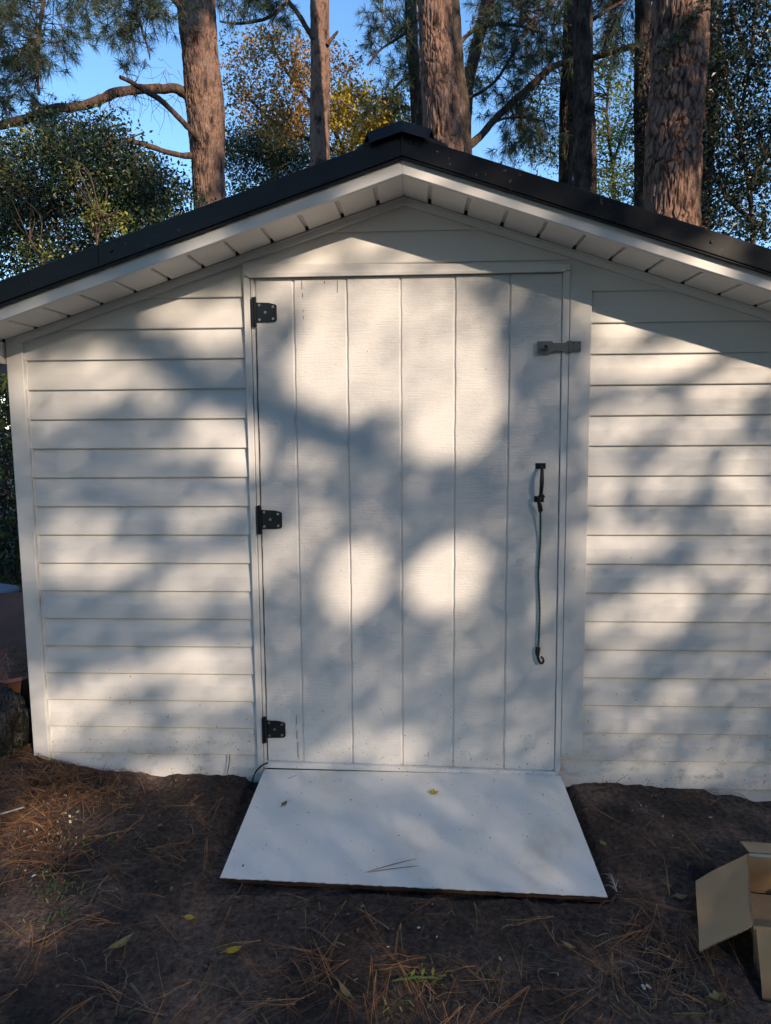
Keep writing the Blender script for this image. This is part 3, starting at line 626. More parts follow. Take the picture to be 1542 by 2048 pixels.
# ------------------------------------------------------------------ leaves, needles, straw
def leaf_quads(Cn, size, up=None, jitter=.4, r=rng, aspect=.5, fold=.12):
    """diamond leaves: (n,3) centres -> verts, quads"""
    n = len(Cn); d = r.normal(size=(n, 3)); d[:, 2] -= .35; d /= np.linalg.norm(d, axis=1)[:, None]
    e = r.normal(size=(n, 3)); e -= (e * d).sum(1)[:, None] * d; e /= np.linalg.norm(e, axis=1)[:, None]; nn = np.cross(d, e)
    s = (size * (1 + jitter * r.normal(size=n)).clip(.4, 1.9))[:, None]
    V = np.stack([Cn - d * s * .5, Cn + e * s * aspect * .5 + nn * s * fold - d * s * .05, Cn + d * s * .5, Cn - e * s * aspect * .5 + nn * s * fold - d * s * .05], 1).reshape(-1, 3)
    return V, np.arange(n * 4).reshape(-1, 4)
def needles(T, D, n, ln, wd, spread, r=rng):
    """tufts at T (k,3) pointing along D: n thin needles each -> verts, quads"""
    k = len(T); base = np.repeat(T, n, 0); d = np.repeat(D, n, 0) + r.normal(size=(k * n, 3)) * spread; d /= np.linalg.norm(d, axis=1)[:, None]
    base = base + np.repeat(D, n, 0) * r.uniform(-.07, .02, (k * n, 1))
    L = ln * r.uniform(.65, 1.15, (k * n, 1)); side = np.cross(d, r.normal(size=(k * n, 3))); side /= np.linalg.norm(side, axis=1)[:, None] + 1e-9
    mid = base + d * L * .5 + np.array([0, 0, -.008]); tip = base + d * L + np.array([0, 0, -.035]) * (L / ln)
    V = np.stack([base - side * wd * .5, base + side * wd * .5, mid + side * wd * .5, mid - side * wd * .5, tip + side * wd * .15, tip - side * wd * .15], 1).reshape(-1, 3)
    i = np.arange(k * n)[:, None] * 6; F = np.concatenate([i + [0, 1, 2, 3], i + [3, 2, 4, 5]], 1).reshape(-1, 4)
    return V, F
def tubes(list_of, n=4):
    VV, FF, b = [], [], 0
    for P, R in list_of:
        V, F = tube_vf(P, R, n); VV.append(V); FF.append(F + b); b += len(V)
    return np.vstack(VV), np.vstack(FF)

def worley(x, z, per, seed):
    """x wraps with integer period per; returns F1, F2 and id in cell units"""
    ix, iz = np.floor(x).astype(np.int64), np.floor(z).astype(np.int64); f1 = np.full(x.shape, 9.); f2 = np.full(x.shape, 9.); idd = np.zeros(x.shape)
    for dx in (-1, 0, 1):
        for dz in (-1, 0, 1):
            cx, cz = ix + dx, iz + dz; hx = np.mod(cx, per)
            h = (hx * 73856093 ^ cz * 19349663 ^ seed * 83492791) & 0x7FFFFFFF; h = (h * 1103515245 + 12345) & 0x7FFFFFFF
            a = (h >> 8 & 0xFFF) / 4095.; b = (h >> 16 & 0xFFF) / 4095.
            d = np.hypot(cx + .1 + .8 * a - x, cz + .1 + .8 * b - z); lt = d < f1
            f2 = np.where(lt, f1, np.minimum(f2, d)); idd = np.where(lt, (h & 0xFF) / 255., idd); f1 = np.where(lt, d, f1)
    return f1, f2, idd
def trunk_mesh(name, base, pts, rads, mt, parent, plate=.05, depth=.012, nth=72, dz=.03, seed=1, detail=True):
    """trunk through pts with plated bark as relief"""
    P, tt = resample(pts, dz); R = np.interp(tt, np.arange(len(pts)), rads); T = np.gradient(P, axis=0); T /= np.linalg.norm(T, axis=1)[:, None]
    A = np.cross(T, [0, 1, 0.]); A /= np.linalg.norm(A, axis=1)[:, None]; B = np.cross(T, A)
    th = np.arange(nth) * 2 * PI / nth; S = np.concatenate([[0], np.cumsum(np.linalg.norm(np.diff(P, axis=0), axis=1))])
    TH, SS = np.meshgrid(th, S); RR = np.repeat(R[:, None], nth, 1)
    per = max(5, int(round(2 * PI * R.mean() / plate)))
    X = TH / (2 * PI) * per; Z = SS / (plate * 3.0)
    wob = wn(np.column_stack([np.cos(TH).ravel() * R.mean(), np.sin(TH).ravel() * R.mean(), SS.ravel()]), .12, seed, 3).reshape(TH.shape)
    wob2 = wn(np.column_stack([np.cos(TH).ravel() * R.mean(), np.sin(TH).ravel() * R.mean(), SS.ravel() * .6]), .035, seed + 3, 2).reshape(TH.shape)
    f1, f2, idd = worley(X + wob * .9 + wob2 * .35, Z + wob * .5 + wob2 * .25, per, seed)
    g = np.clip((f2 - f1) / .22, 0, 1); g = g * g * (3 - 2 * g)
    f1b, f2b, idb = worley((X * 2.3 + wob), Z * 3.1, int(per * 2.3) or 1, seed + 5)
    g2 = np.clip((f2b - f1b) / .3, 0, 1)
    rr = RR + depth * 1.35 * (g * (.70 + .5 * idd) - .95) + depth * .13 * g * g2 * (.3 + idb) + depth * .12 * wob2 + depth * .5 * wob
    rr = rr * (1 + .02 * np.sin(TH * 3 + seed) + .015 * np.sin(TH * 2 + SS * .8))
    V = P[:, None] + rr[..., None] * (A[:, None] * np.cos(th)[None, :, None] + B[:, None] * np.sin(th)[None, :, None])
    i = np.arange(len(P) - 1)[:, None] * nth; k = np.arange(nth)[None]; k2 = (k + 1) % nth
    F = np.stack([i + k, i + nth + k, i + nth + k2, i + k2], -1).reshape(-1, 4)
    return np_mesh(name, V.reshape(-1, 3), F, mt, parent, smooth=True)
def px_limb(name, px, Y, rad_px, parent, mt='limb', yend=None, n=10, rough=.12):
    """limb whose route was measured in the photograph; Y runs from the trunk's depth to yend"""
    k = len(px); ys = np.linspace(Y, yend if yend is not None else Y, k)
    P = np.array([at(u, v, y) for (u, v), y in zip(px, ys)])
    R0 = np.array(rad_px, float) if hasattr(rad_px, '__len__') else np.linspace(rad_px, rad_px * .6, k)
    sc_ = (P - CAM) @ FV / FPX; Q, tt = resample(P, .05); R = np.interp(tt, np.arange(k), R0 * sc_)
    Q = Q + np.column_stack([wn(Q, .35, 3), wn(Q, .35, 4), wn(Q, .35, 5)]) * R[:, None] * .7
    V, F = tube_vf(Q, R, n); c = np.repeat(Q, n, 0); V = c + (V - c) * (1 + rough * 2 * wn(V, .05, 7)[:, None])
    return np_mesh(name, V, F, M[mt], parent, smooth=True), Q
def tree_root(name, u, v, Y, label, cat='tree', group=None):
    p = at(u, v, Y); x = p[0]
    return empty(name, (x, Y, float(gz(x, Y))), label, cat, group)
def make_trunk(root, edges_px, Y, mt='bark', top=12.5, **kw):
    """edges_px: [(v, uleft, uright)...] from low to high in the scene (large v first)"""
    pts, rads = [], []
    for v, a, b in edges_px:
        p = at((a + b) / 2, v, Y); rads.append((b - a) / 2 * float((p - CAM) @ FV) / FPX * .98); pts.append(p)
    lo, hi = pts[0], pts[-1]; sl = (pts[-1] - pts[0]) / (pts[-1][2] - pts[0][2])
    gzv = root.location.z - .1; p0 = lo + sl * (gzv - lo[2]) * .5; p0[2] = gzv
    pt = hi + sl * (top - hi[2]) * .8; pt[2] = top
    pts = [p0] + pts + [pt]; rads = [rads[0] * 1.25] + rads + [rads[-1] * .72]
    return trunk_mesh('trunk', p0, pts, rads, M[mt], root, **kw), np.array(pts)

def connect(starts, targets, r0=.008, sag=.12, r=rng, maxd=3.0):
    """thin branches from the nearest point on the limbs to every target"""
    out = []
    S = np.asarray(starts)
    for c in targets:
        d = np.linalg.norm(S - c, axis=1) + r.uniform(0, .25, len(S)); j = int(np.argmin(d)); a = S[j]
        if np.linalg.norm(a - c) > maxd: continue
        L = np.linalg.norm(c - a); m1 = a + (c - a) * .35 + r.normal(size=3) * .10 * L + [0, 0, sag * L]; m2 = a + (c - a) * .7 + r.normal(size=3) * .08 * L + [0, 0, sag * L * .8]
        P, tt = resample([a, m1, m2, c], .08); out.append((P, np.linspace(r0 * (.6 + .5 * L), r0 * .35, len(P))))
    return out
def region_pts(boxes, Y0, Y1, r=rng):
    """random world points for photo-measured rectangles (u0,v0,u1,v1,count) at depths Y0..Y1"""
    out = []
    for u0, v0, u1, v1, n in boxes:
        for _ in range(n): out.append(at(r.uniform(u0, u1), r.uniform(v0, v1), r.uniform(Y0, Y1)))
    return np.array(out)
def pine_crown(root, limbs, boxes, Y0, Y1, per=5, ndl=34, ln=.135, wd=.0046, r0=.008, mt='needle', sag=.1, dens=1.0):
    T = region_pts(boxes, Y0, Y1); br = connect(np.vstack(limbs), T, r0, sag); tw = []; TT, DD = [], []
    for P, R in br:
        for _ in range(per - 1):
            j = rng.integers(int(len(P) * .45), len(P)); a = P[j]; d = (P[-1] - P[0]) / (np.linalg.norm(P[-1] - P[0]) + 1e-6) + rng.normal(size=3) * .65; d /= np.linalg.norm(d)
            L = rng.uniform(.12, .38); b = a + d * L; c = a + d * L * .5 + [0, 0, -.02]; tw.append((np.array([a, c, b]), np.array([r0 * .4, r0 * .3, r0 * .22])))
            TT.append(b); DD.append(d)
        TT.append(P[-1]); d = P[-1] - P[-2]; DD.append(d / (np.linalg.norm(d) + 1e-9))
    V, F = tubes(br + tw, 4); o = np_mesh('branchwork', V, F, M['limb'], root, smooth=True); tag(o, kind='stuff')
    V, F = needles(np.array(TT), np.array(DD), ndl, ln, wd, .85); o = np_mesh('crown', V, F, M[mt], root); tag(o, kind='stuff')
def leafy_crown(root, limbs, boxes, Y0, Y1, mt, per=60, size=.06, clump=.16, r0=.006, maxd=3.5, flat=.8):
    T = region_pts(boxes, Y0, Y1)
    if limbs is not None:
        br = connect(np.vstack(limbs), T, r0, .08, maxd=maxd)
        if br: V, F = tubes(br, 4); o = np_mesh('branchwork', V, F, M['limb'], root, smooth=True); tag(o, kind='stuff')
    P = np.repeat(T, per, 0) + rng.normal(size=(len(T) * per, 3)) * clump * np.array([1, 1, flat]); V, F = leaf_quads(P, size)
    o = np_mesh('crown', V, F, M[mt], root); tag(o, kind='stuff'); return T

# --- T1: tall pine left of the ridge
t1 = tree_root('pine_tree', 418, 400, 7.0, 'tall pine left of the ridge with a long curved limb reaching left', group='tall pines behind the shed')
_, tp1 = make_trunk(t1, [(400, 387, 452), (300, 380, 451), (200, 370, 449), (100, 364, 436), (0, 354, 431)], 7.0, plate=.036, depth=.012, nth=200, dz=.022, seed=2, top=10)
L1 = px_limb('limb', [(385, 196), (345, 178), (290, 178), (240, 183), (195, 199), (150, 212), (105, 217), (55, 238), (-60, 262)], 7.0, [12, 9, 9, 9, 9, 8.5, 8.5, 9, 8], t1, yend=6.2)[1]
L2 = px_limb('limb', [(405, 285), (385, 262), (352, 230), (315, 196), (285, 178), (262, 165), (240, 155)], 6.85, [8, 6, 5.5, 5.5, 5, 4.5, 4], t1, yend=6.1)[1]
L3 = px_limb('limb', [(392, 312), (360, 311), (330, 303), (305, 293), (280, 287), (245, 279)], 6.9, [7, 5.5, 5, 5.5, 5.5, 4], t1, yend=6.3)[1]
L4 = px_limb('limb', [(380, 60), (340, -10), (240, -60), (120, -70), (0, -60)], 7.0, [7, 6, 5, 4, 3], t1, yend=6.3)[1]
L5 = px_limb('limb', [(95, -60), (85, 20), (78, 60), (75, 130), (78, 190)], 6.5, [4, 4, 4, 3, 2], t1, yend=6.4)[1]
L6 = px_limb('limb', [(270, -60), (275, 20), (285, 60), (296, 95), (300, 120)], 6.5, [3, 3, 2.5, 2, 1], t1, yend=6.5)[1]
pine_crown(t1, [L1, L4, L5, L6], [(-40, -40, 160, 130, 62), (0, 120, 110, 250, 22), (150, -40, 300, 60, 30), (200, 60, 270, 100, 6), (280, -30, 350, 40, 12), (230, 120, 260, 160, 2), (-40, 120, 40, 230, 10)], 6.0, 7.4, per=5)
# bare dead twigs hanging from the limbs
dead = []
for (u, v, n) in [(215, 190, 5), (250, 180, 7), (285, 180, 8), (270, 170, 5), (320, 200, 6), (300, 120, 6), (340, 140, 7), (355, 190, 6), (225, 210, 6)]:
    for _ in range(n):
        a = at(u + rng.uniform(-18, 18), v + rng.uniform(-6, 6), 6.6); P = [a]; d = np.array([rng.normal() * .5, rng.normal() * .3, -.7])
        for _k in range(5): d = d + rng.normal(size=3) * .3 + [0, 0, -.05]; d /= np.linalg.norm(d); P.append(P[-1] + d * rng.uniform(.04, .10))
        dead.append((np.array(P), np.linspace(.0035, .0015, 6)))
V, F = tubes(dead, 4); o = np_mesh('dead_twigs', V, F, M['dead_twig'], t1); tag(o, kind='stuff')

# --- T2: thinner pine
t2 = tree_root('pine_tree', 640, 320, 9.0, 'slender sunlit pine between the tall left pine and the ridge cap', group='tall pines behind the shed')
_, tp2 = make_trunk(t2, [(320, 619, 660), (150, 621, 660), (0, 620, 658)], 9.0, plate=.034, depth=.008, nth=120, dz=.028, seed=3, top=10)
l2 = px_limb('limb', [(630, 78), (612, 50), (592, 22), (575, 0), (550, -40)], 8.9, [6, 5, 4.5, 4.5, 4], t2)[1]
l2b = px_limb('limb', [(577, 2), (560, 18), (535, 36), (500, 45), (470, 47), (440, 42)], 8.8, [3.5, 3.5, 3, 3, 2.5, 2], t2)[1]
l2c = px_limb('limb', [(655, 90), (668, 72), (676, 62)], 8.9, [3.5, 3, 2], t2)[1]
pine_crown(t2, [l2, l2b], [(430, -30, 560, 30, 30), (545, 20, 590, 60, 5)], 8.4, 9.3, per=5, wd=.005)

# --- T3: central trunks
t3 = tree_root('pine_tree', 880, 280, 6.5, 'thick pine just right of the ridge cap, with broad bark plates', group='tall pines behind the shed')
_, tp3 = make_trunk(t3, [(280, 846, 926), (180, 841, 915), (90, 838, 908), (0, 833, 903)], 6.5, plate=.048, depth=.019, nth=240, dz=.020, seed=4, top=10)
t3a = tree_root('pine_tree', 824, 200, 9.8, 'thin shaded pine directly behind the thick central pine, on its left', group='tall pines behind the shed')
make_trunk(t3a, [(260, 822, 848), (100, 812, 838), (0, 808, 834)], 9.8, mt='bark_grey', plate=.06, depth=.010, nth=40, dz=.05, seed=5)
t3b = tree_root('pine_tree', 925, 280, 7.6, 'dark trunk hugging the right side of the thick central pine', group='tall pines behind the shed')
_, tp3b = make_trunk(t3b, [(300, 903, 944), (150, 900, 930), (0, 890, 920)], 7.6, mt='bark_grey', plate=.06, depth=.012, nth=56, dz=.035, seed=6)
lr = px_limb('limb', [(938, 292), (958, 272), (985, 243), (1020, 212), (1058, 176), (1085, 152), (1120, 130), (1190, 112), (1268, 92)], 7.6, [8, 7.5, 7, 7.5, 7, 6.5, 6, 6, 6], t3b, yend=8.4)[1]
lr2 = px_limb('limb', [(975, 255), (1000, 240), (1040, 235), (1090, 243)], 7.8, [2.5, 2.5, 2, 1.5], t3b)[1]
lr3 = px_limb('limb', [(915, 90), (950, 60), (990, 48), (1040, 52), (1090, 66)], 7.6, [4, 4, 3.5, 3, 2], t3b, yend=8)[1]
lr4 = px_limb('limb', [(925, 200), (960, 185), (1000, 150), (1045, 75), (1100, 10), (1150, -30)], 7.8, [3.5, 3, 3, 3, 2.5, 2], t3b, yend=8.4)[1]
t3c = tree_root('pine_tree', 930, 260, 8.6, 'slanting sunlit trunk behind the thick central pine, leaning right', group='tall pines behind the shed')
_, tp3c = make_trunk(t3c, [(280, 915, 940), (180, 922, 946), (90, 942, 966), (0, 962, 990)], 8.6, plate=.05, depth=.008, nth=40, dz=.04, seed=7, top=8.5)
pine_crown(t3b, [lr, lr2, lr3, lr4], [(940, -30, 1120, 60, 44), (930, 40, 1010, 130, 16), (1020, 60, 1120, 150, 26), (960, 150, 1050, 230, 14), (1000, 235, 1110, 320, 26), (1190, 60, 1270, 130, 8), (1180, -20, 1260, 50, 10)], 7.4, 9.2, per=5, wd=.005)
lt3 = px_limb('limb', [(822, 60), (790, 80), (760, 100), (735, 130)], 9.6, [4, 3, 2, 2], t3a)[1]
lt3x = px_limb('limb', [(826, 150), (800, 165), (780, 190), (765, 215)], 9.6, [3, 3, 2, 2], t3a)[1]
pine_crown(t3a, [lt3, lt3x], [(735, -20, 825, 110, 28), (770, 120, 830, 200, 12), (740, 180, 800, 230, 5)], 9.0, 10, per=5, wd=.0055)

# --- T4
t4a = tree_root('pine_tree', 1132, 330, 8.6, 'narrow vine clad trunk left of the paired grey trunk', group='tall pines behind the shed')
_, tp4a = make_trunk(t4a, [(350, 1117, 1146), (200, 1119, 1148), (0, 1128, 1156)], 8.6, mt='bark_grey', plate=.05, depth=.012, nth=44, dz=.04, seed=8)
t4b = tree_root('pine_tree', 1168, 350, 7.0, 'straight grey brown pine midway between the ridge and the right edge', group='tall pines behind the shed')
_, tp4b = make_trunk(t4b, [(372, 1146, 1193), (200, 1147, 1189), (0, 1147, 1185)], 7.0, mt='bark_grey', plate=.036, depth=.012, nth=150, dz=.024, seed=9, top=10)
l4 = px_limb('limb', [(1185, 40), (1215, 20), (1250, 0), (1290, -30)], 7.1, [4, 3.5, 3, 2.5], t4b)[1]
pine_crown(t4b, [l4], [(1185, -30, 1262, 30, 14), (1200, 30, 1262, 70, 5)], 7.1, 8, per=5, wd=.0045)

# --- T5
t5a = tree_root('pine_tree', 1284, 350, 7.6, 'thin shaded trunk tight against the left of the thickest pine', group='tall pines behind the shed')
_, tp5a = make_trunk(t5a, [(400, 1268, 1300), (200, 1268, 1299), (0, 1270, 1303)], 7.6, mt='bark_grey', plate=.05, depth=.012, nth=48, dz=.035, seed=10)
t5 = tree_root('pine_tree', 1345, 400, 5.6, 'thickest pine, deep plated bark, near the right edge of the frame', group='tall pines behind the shed')
_, tp5 = make_trunk(t5, [(430, 1288, 1396), (300, 1292, 1400), (150, 1302, 1411), (0, 1306, 1417)], 5.6, plate=.060, depth=.024, nth=300, dz=.018, seed=11, top=10)
t5b = tree_root('pine_tree', 1402, 430, 7.2, 'ivy covered trunk tight against the right of the thickest pine', group='tall pines behind the shed')
_, tp5b = make_trunk(t5b, [(440, 1380, 1420), (200, 1395, 1436), (0, 1405, 1446)], 7.2, plate=.06, depth=.012, nth=56, dz=.035, seed=12)

# --- climbing vines
def vine(pts_px, Y, rpx, n, mt, size, label, cat='vine', per=14, clump=.05):
    root = empty('climbing_vine', tuple(at(pts_px[0][0], pts_px[0][1], Y)), label, cat)
    P = np.array([at(u, v, Y) for u, v in pts_px]); Q, tt = resample(P, .06)
    stems = [(Q + [0, -rpx * (Y + 2.77) / FPX * .95, 0] + np.column_stack([wn(Q, .3, s), wn(Q, .3, s + 9) * .2, wn(Q, .3, s + 3) * 0]) * .08, np.full(len(Q), .006)) for s in range(3)]
    V, F = tubes(stems, 5); np_mesh('stem', V, F, M['limb'], root)
    i = rng.integers(0, len(Q), n); rad = rpx * (Y + 2.77) / FPX
    ph = rng.uniform(-2.2, 2.2, n); Cn = Q[i] + np.column_stack([np.sin(ph) * (rad + .02), -np.cos(ph) * (rad + .03) + rng.normal(size=n) * .02, rng.normal(size=n) * .08]) + [0, 0, 0]
    Cn = np.repeat(Cn, per, 0) + rng.normal(size=(n * per, 3)) * clump; V, F = leaf_quads(Cn, size); o = np_mesh('foliage', V, F, M[mt], root); tag(o, kind='stuff')
vine([(1128, 350), (1130, 250), (1133, 150), (1140, 0)], 8.6, 17, 45, 'leaf_olive', .05, 'leafy vine climbing the narrow trunk in the right middle', clump=.06)
vine([(1285, 400), (1284, 250), (1290, 100), (1320, 20), (1300, 0)], 7.6, 17, 90, 'leaf_shaded', .045, 'dark vine between the thin trunk and the thickest pine')
vine([(1320, 130), (1350, 60), (1390, 30), (1420, 20)], 5.28, 4, 42, 'leaf_olive', .035, 'green tendrils across the upper bark of the thickest pine', clump=.035, per=10)
vine([(1400, 440), (1410, 330), (1418, 200), (1425, 60)], 7.2, 22, 230, 'leaf_shaded', .045, 'dense dark ivy up the trunk right of the thickest pine', clump=.07)
# --- broadleaf trees and shrubs
b2 = tree_root('broadleaf_tree', 1500, 470, 6.2, 'dark broadleaf tree with drooping small leaves at the right edge')
st = []
for pp in ([(1505, 480), (1500, 380), (1480, 260), (1500, 120), (1520, -40)], [(1500, 380), (1540, 280), (1590, 180)], [(1480, 260), (1455, 180), (1440, 60)], [(1500, 120), (1470, 40), (1460, -30)], [(1505, 440), (1460, 400), (1430, 350)]):
    st.append(px_limb('limb', pp, 6.2, np.linspace(5, 2.5, len(pp)), b2)[1])
g0 = st[0][0]; m = MB(); m.tube([(g0[0], 6.2, float(gz(g0[0], 6.2)) - .1), (g0[0] + .02, 6.2, 1.2), tuple(g0)], [.07, .05, .035], 8); m.build('trunk', M['limb'], b2, smooth=True)
leafy_crown(b2, st, [(1430, 0, 1560, 120, 60), (1430, 110, 1560, 330, 95), (1440, 300, 1560, 480, 85), (1405, 340, 1450, 470, 22), (1400, 100, 1440, 340, 16)], 5.6, 7.0, 'leaf_shaded', per=44, size=.048, clump=.10)
b3 = tree_root('broadleaf_tree', 1225, 400, 9.5, 'lime green understorey tree between the two right hand trunk pairs')
st = [px_limb('limb', [(1228, 420), (1225, 330), (1215, 230), (1222, 120)], 9.5, [4, 3.5, 3, 2], b3)[1], px_limb('limb', [(1225, 330), (1245, 270), (1262, 220)], 9.5, [3, 2, 2], b3)[1]]
m = MB(); g0 = st[0][0]; m.tube([(g0[0], 9.5, -.2), tuple(g0)], [.06, .03], 8); m.build('trunk', M['limb'], b3, smooth=True)
leafy_crown(b3, st, [(1192, 150, 1268, 260, 26), (1195, 250, 1268, 330, 30), (1190, 330, 1275, 410, 46), (1030, 160, 1116, 330, 34), (1190, 60, 1268, 150, 16), (928, 70, 990, 200, 14)], 8.8, 10.2, 'leaf_lime', per=50, size=.046, clump=.14, maxd=6)
b4 = tree_root('autumn_tree', 700, 330, 10.5, 'broadleaf tree turning orange and gold behind the slender pine')
st = [px_limb('limb', pp, 10.5, np.linspace(a, 2, len(pp)), b4)[1] for pp, a in (([(700, 330), (668, 250), (690, 205), (705, 170)], 5), ([(668, 250), (600, 180), (560, 120), (540, 70)], 4), ([(690, 310), (560, 250), (500, 200)], 4), ([(700, 300), (740, 250), (800, 220)], 4), ([(600, 180), (590, 120), (600, 60)], 3))]
m = MB(); g0 = st[0][0]; m.tube([(g0[0], 10.5, -.2), (g0[0], 10.5, 2), tuple(g0)], [.10, .08, .05], 8); m.build('trunk', M['limb'], b4, smooth=True)
leafy_crown(b4, st, [(445, 150, 560, 250, 34), (500, 60, 620, 160, 30), (560, 130, 625, 250, 20), (655, 85, 720, 180, 10), (530, 200, 625, 280, 22), (450, 60, 500, 150, 8), (655, 200, 700, 330, 12)], 9.8, 11.2, 'leaf_autumn', per=85, size=.052, clump=.13)
b5 = tree_root('autumn_tree', 745, 290, 9.9, 'golden leaved tree directly behind the ridge cap')
st = [px_limb('limb', [(745, 290), (740, 230), (720, 185)], 9.9, [4, 3, 2], b5)[1], px_limb('limb', [(745, 270), (780, 230), (812, 210)], 9.9, [3, 2.5, 2], b5)[1]]
m = MB(); g0 = st[0][0]; m.tube([(g0[0], 9.9, -.2), tuple(g0)], [.08, .05], 8); m.build('trunk', M['limb'], b5, smooth=True)
leafy_crown(b5, st, [(660, 175, 760, 260, 44), (700, 240, 830, 300, 40), (755, 190, 825, 250, 20)], 9.4, 10.6, 'leaf_gold', per=80, size=.052, clump=.12)
b6 = tree_root('broadleaf_tree', 560, 380, 13, 'dense dark evergreen filling the gap between the two left pines')
st = [px_limb('limb', [(545, 420), (545, 330), (540, 270)], 13, [4, 3, 2], b6)[1]]
m = MB(); g0 = st[0][0]; m.tube([(g0[0], 13, -.2), tuple(g0)], [.12, .08], 8); m.build('trunk', M['limb'], b6, smooth=True)
leafy_crown(b6, st, [(455, 260, 620, 310, 60), (455, 300, 625, 400, 90), (660, 290, 720, 330, 12)], 12, 14, 'leaf_dark', per=120, size=.055, clump=.2, maxd=4)
b1 = tree_root('broadleaf_tree', 180, 450, 6.0, 'large dark hedge tree with yellowing patches behind the left roof slope')
st = [px_limb('limb', pp, 6.0, np.linspace(6, 2, len(pp)), b1)[1] for pp in ([(190, 560), (170, 430), (120, 320), (90, 260)], [(190, 500), (260, 400), (300, 340)], [(170, 430), (60, 380), (-20, 330)], [(180, 460), (210, 340), (220, 270)])]
m = MB(); g0 = st[0][0]; m.tube([(g0[0], 6, -.1), tuple(g0)], [.10, .06], 8); m.build('trunk', M['limb'], b1, smooth=True)
leafy_crown(b1, st, [(-40, 280, 120, 420, 110), (40, 235, 130, 300, 22), (120, 290, 240, 400, 80), (140, 235, 240, 300, 30), (230, 300, 300, 400, 46), (-40, 400, 200, 560, 200), (200, 380, 330, 470, 80), (290, 350, 350, 440, 28), (340, 370, 380, 410, 8)], 5.0, 7.4, 'leaf_dark', per=85, size=.042, clump=.12)
b1b = tree_root('golden_shrub', 200, 470, 4.6, 'yellow green shrub sprays in front of the dark hedge tree on the left', 'shrub')
st = [px_limb('limb', [(190, 560), (195, 480), (205, 430)], 4.6, [3, 2, 1.5], b1b)[1], px_limb('limb', [(130, 600), (100, 540), (60, 480)], 4.6, [3, 2, 1.5], b1b)[1]]
m = MB(); g0 = st[0][0]; m.tube([(g0[0], 4.6, -.1), tuple(g0)], [.04, .02], 8); m.build('trunk', M['limb'], b1b, smooth=True)
leafy_crown(b1b, st, [(170, 405, 215, 445, 14), (195, 430, 265, 475, 16), (20, 470, 110, 540, 16), (40, 260, 120, 300, 4), (120, 330, 200, 380, 5), (0, 320, 40, 360, 4)], 4.4, 5.0, 'leaf_lime', per=14, size=.034, clump=.06)

# --- undergrowth seen past the left wall of the shed
hg = empty('undergrowth_shrub', (-2.9, 2.8, 0), 'dark tangled undergrowth beyond the left side of the shed', 'shrub')
T = np.column_stack([rng.uniform(-4.6, -2.0, 240), rng.uniform(2.4, 4.6, 240), rng.uniform(-.1, 2.0, 240)]); tw = []
for _ in range(60):
    a = np.array([rng.uniform(-4.4, -2.0), rng.uniform(2.4, 4.4), -.1]); tw.append((np.array([a, a + [rng.normal() * .2, rng.normal() * .2, .9], a + [rng.normal() * .4, rng.normal() * .3, 1.9]]), np.array([.012, .008, .004])))
V, F = tubes(tw, 5); o = np_mesh('branchwork', V, F, M['limb'], hg); tag(o, kind='stuff')
P = np.repeat(T, 80, 0) + rng.normal(size=(240 * 80, 3)) * .16; V, F = leaf_quads(P, .055); o = np_mesh('foliage', V, F, M['leaf_olive'], hg); tag(o, kind='stuff')
P = np.repeat(T[:120] + [0, 1.2, .3], 90, 0) + rng.normal(size=(120 * 90, 3)) * .22; V, F = leaf_quads(P, .06); o = np_mesh('foliage', V, F, M['leaf_dark'], hg); tag(o, kind='stuff')
# broad leaved weed
wd = empty('leafy_weed', (-2.35, 1.75, float(gz(-2.35, 1.75))), 'low broad leaved green weed behind the wheelbarrow', 'plant')
m = MB(); p0 = np.array([-2.38, 1.75, 0.0])
for i in range(22):
    a = i * 2.399; L = .10 + .05 * ((i * 7) % 4) / 3; h = .30 + .014 * i; c = p0 + [math.cos(a) * .10, math.sin(a) * .08, h]; d = np.array([math.cos(a), math.sin(a), -.35]); s = np.array([-math.sin(a), math.cos(a), 0])
    m.tube([p0 + [0, 0, -.03], p0 * .5 + c * .5 + [0, 0, .05], c], [.003, .0025, .002], 4, 0)
    pts = [c, c + d * L * .35 + s * L * .32 + [0, 0, .02], c + d * L * .75 + s * L * .22, c + d * L, c + d * L * .75 - s * L * .22, c + d * L * .35 - s * L * .32 + [0, 0, .02], c + d * L * .5 + [0, 0, -.006]]
    m.poly(pts, [(0, 1, 6), (1, 2, 6), (2, 3, 6), (3, 4, 6), (4, 5, 6), (5, 0, 6)], 1)
m.build('foliage', [M['limb'], mat('weed leaves', (.05, .13, .045), .45, noise=((20, 20, 20), [(.3, (.03, .09, .03)), (.7, (.08, .17, .06))], 3), trans=.15)], wd)

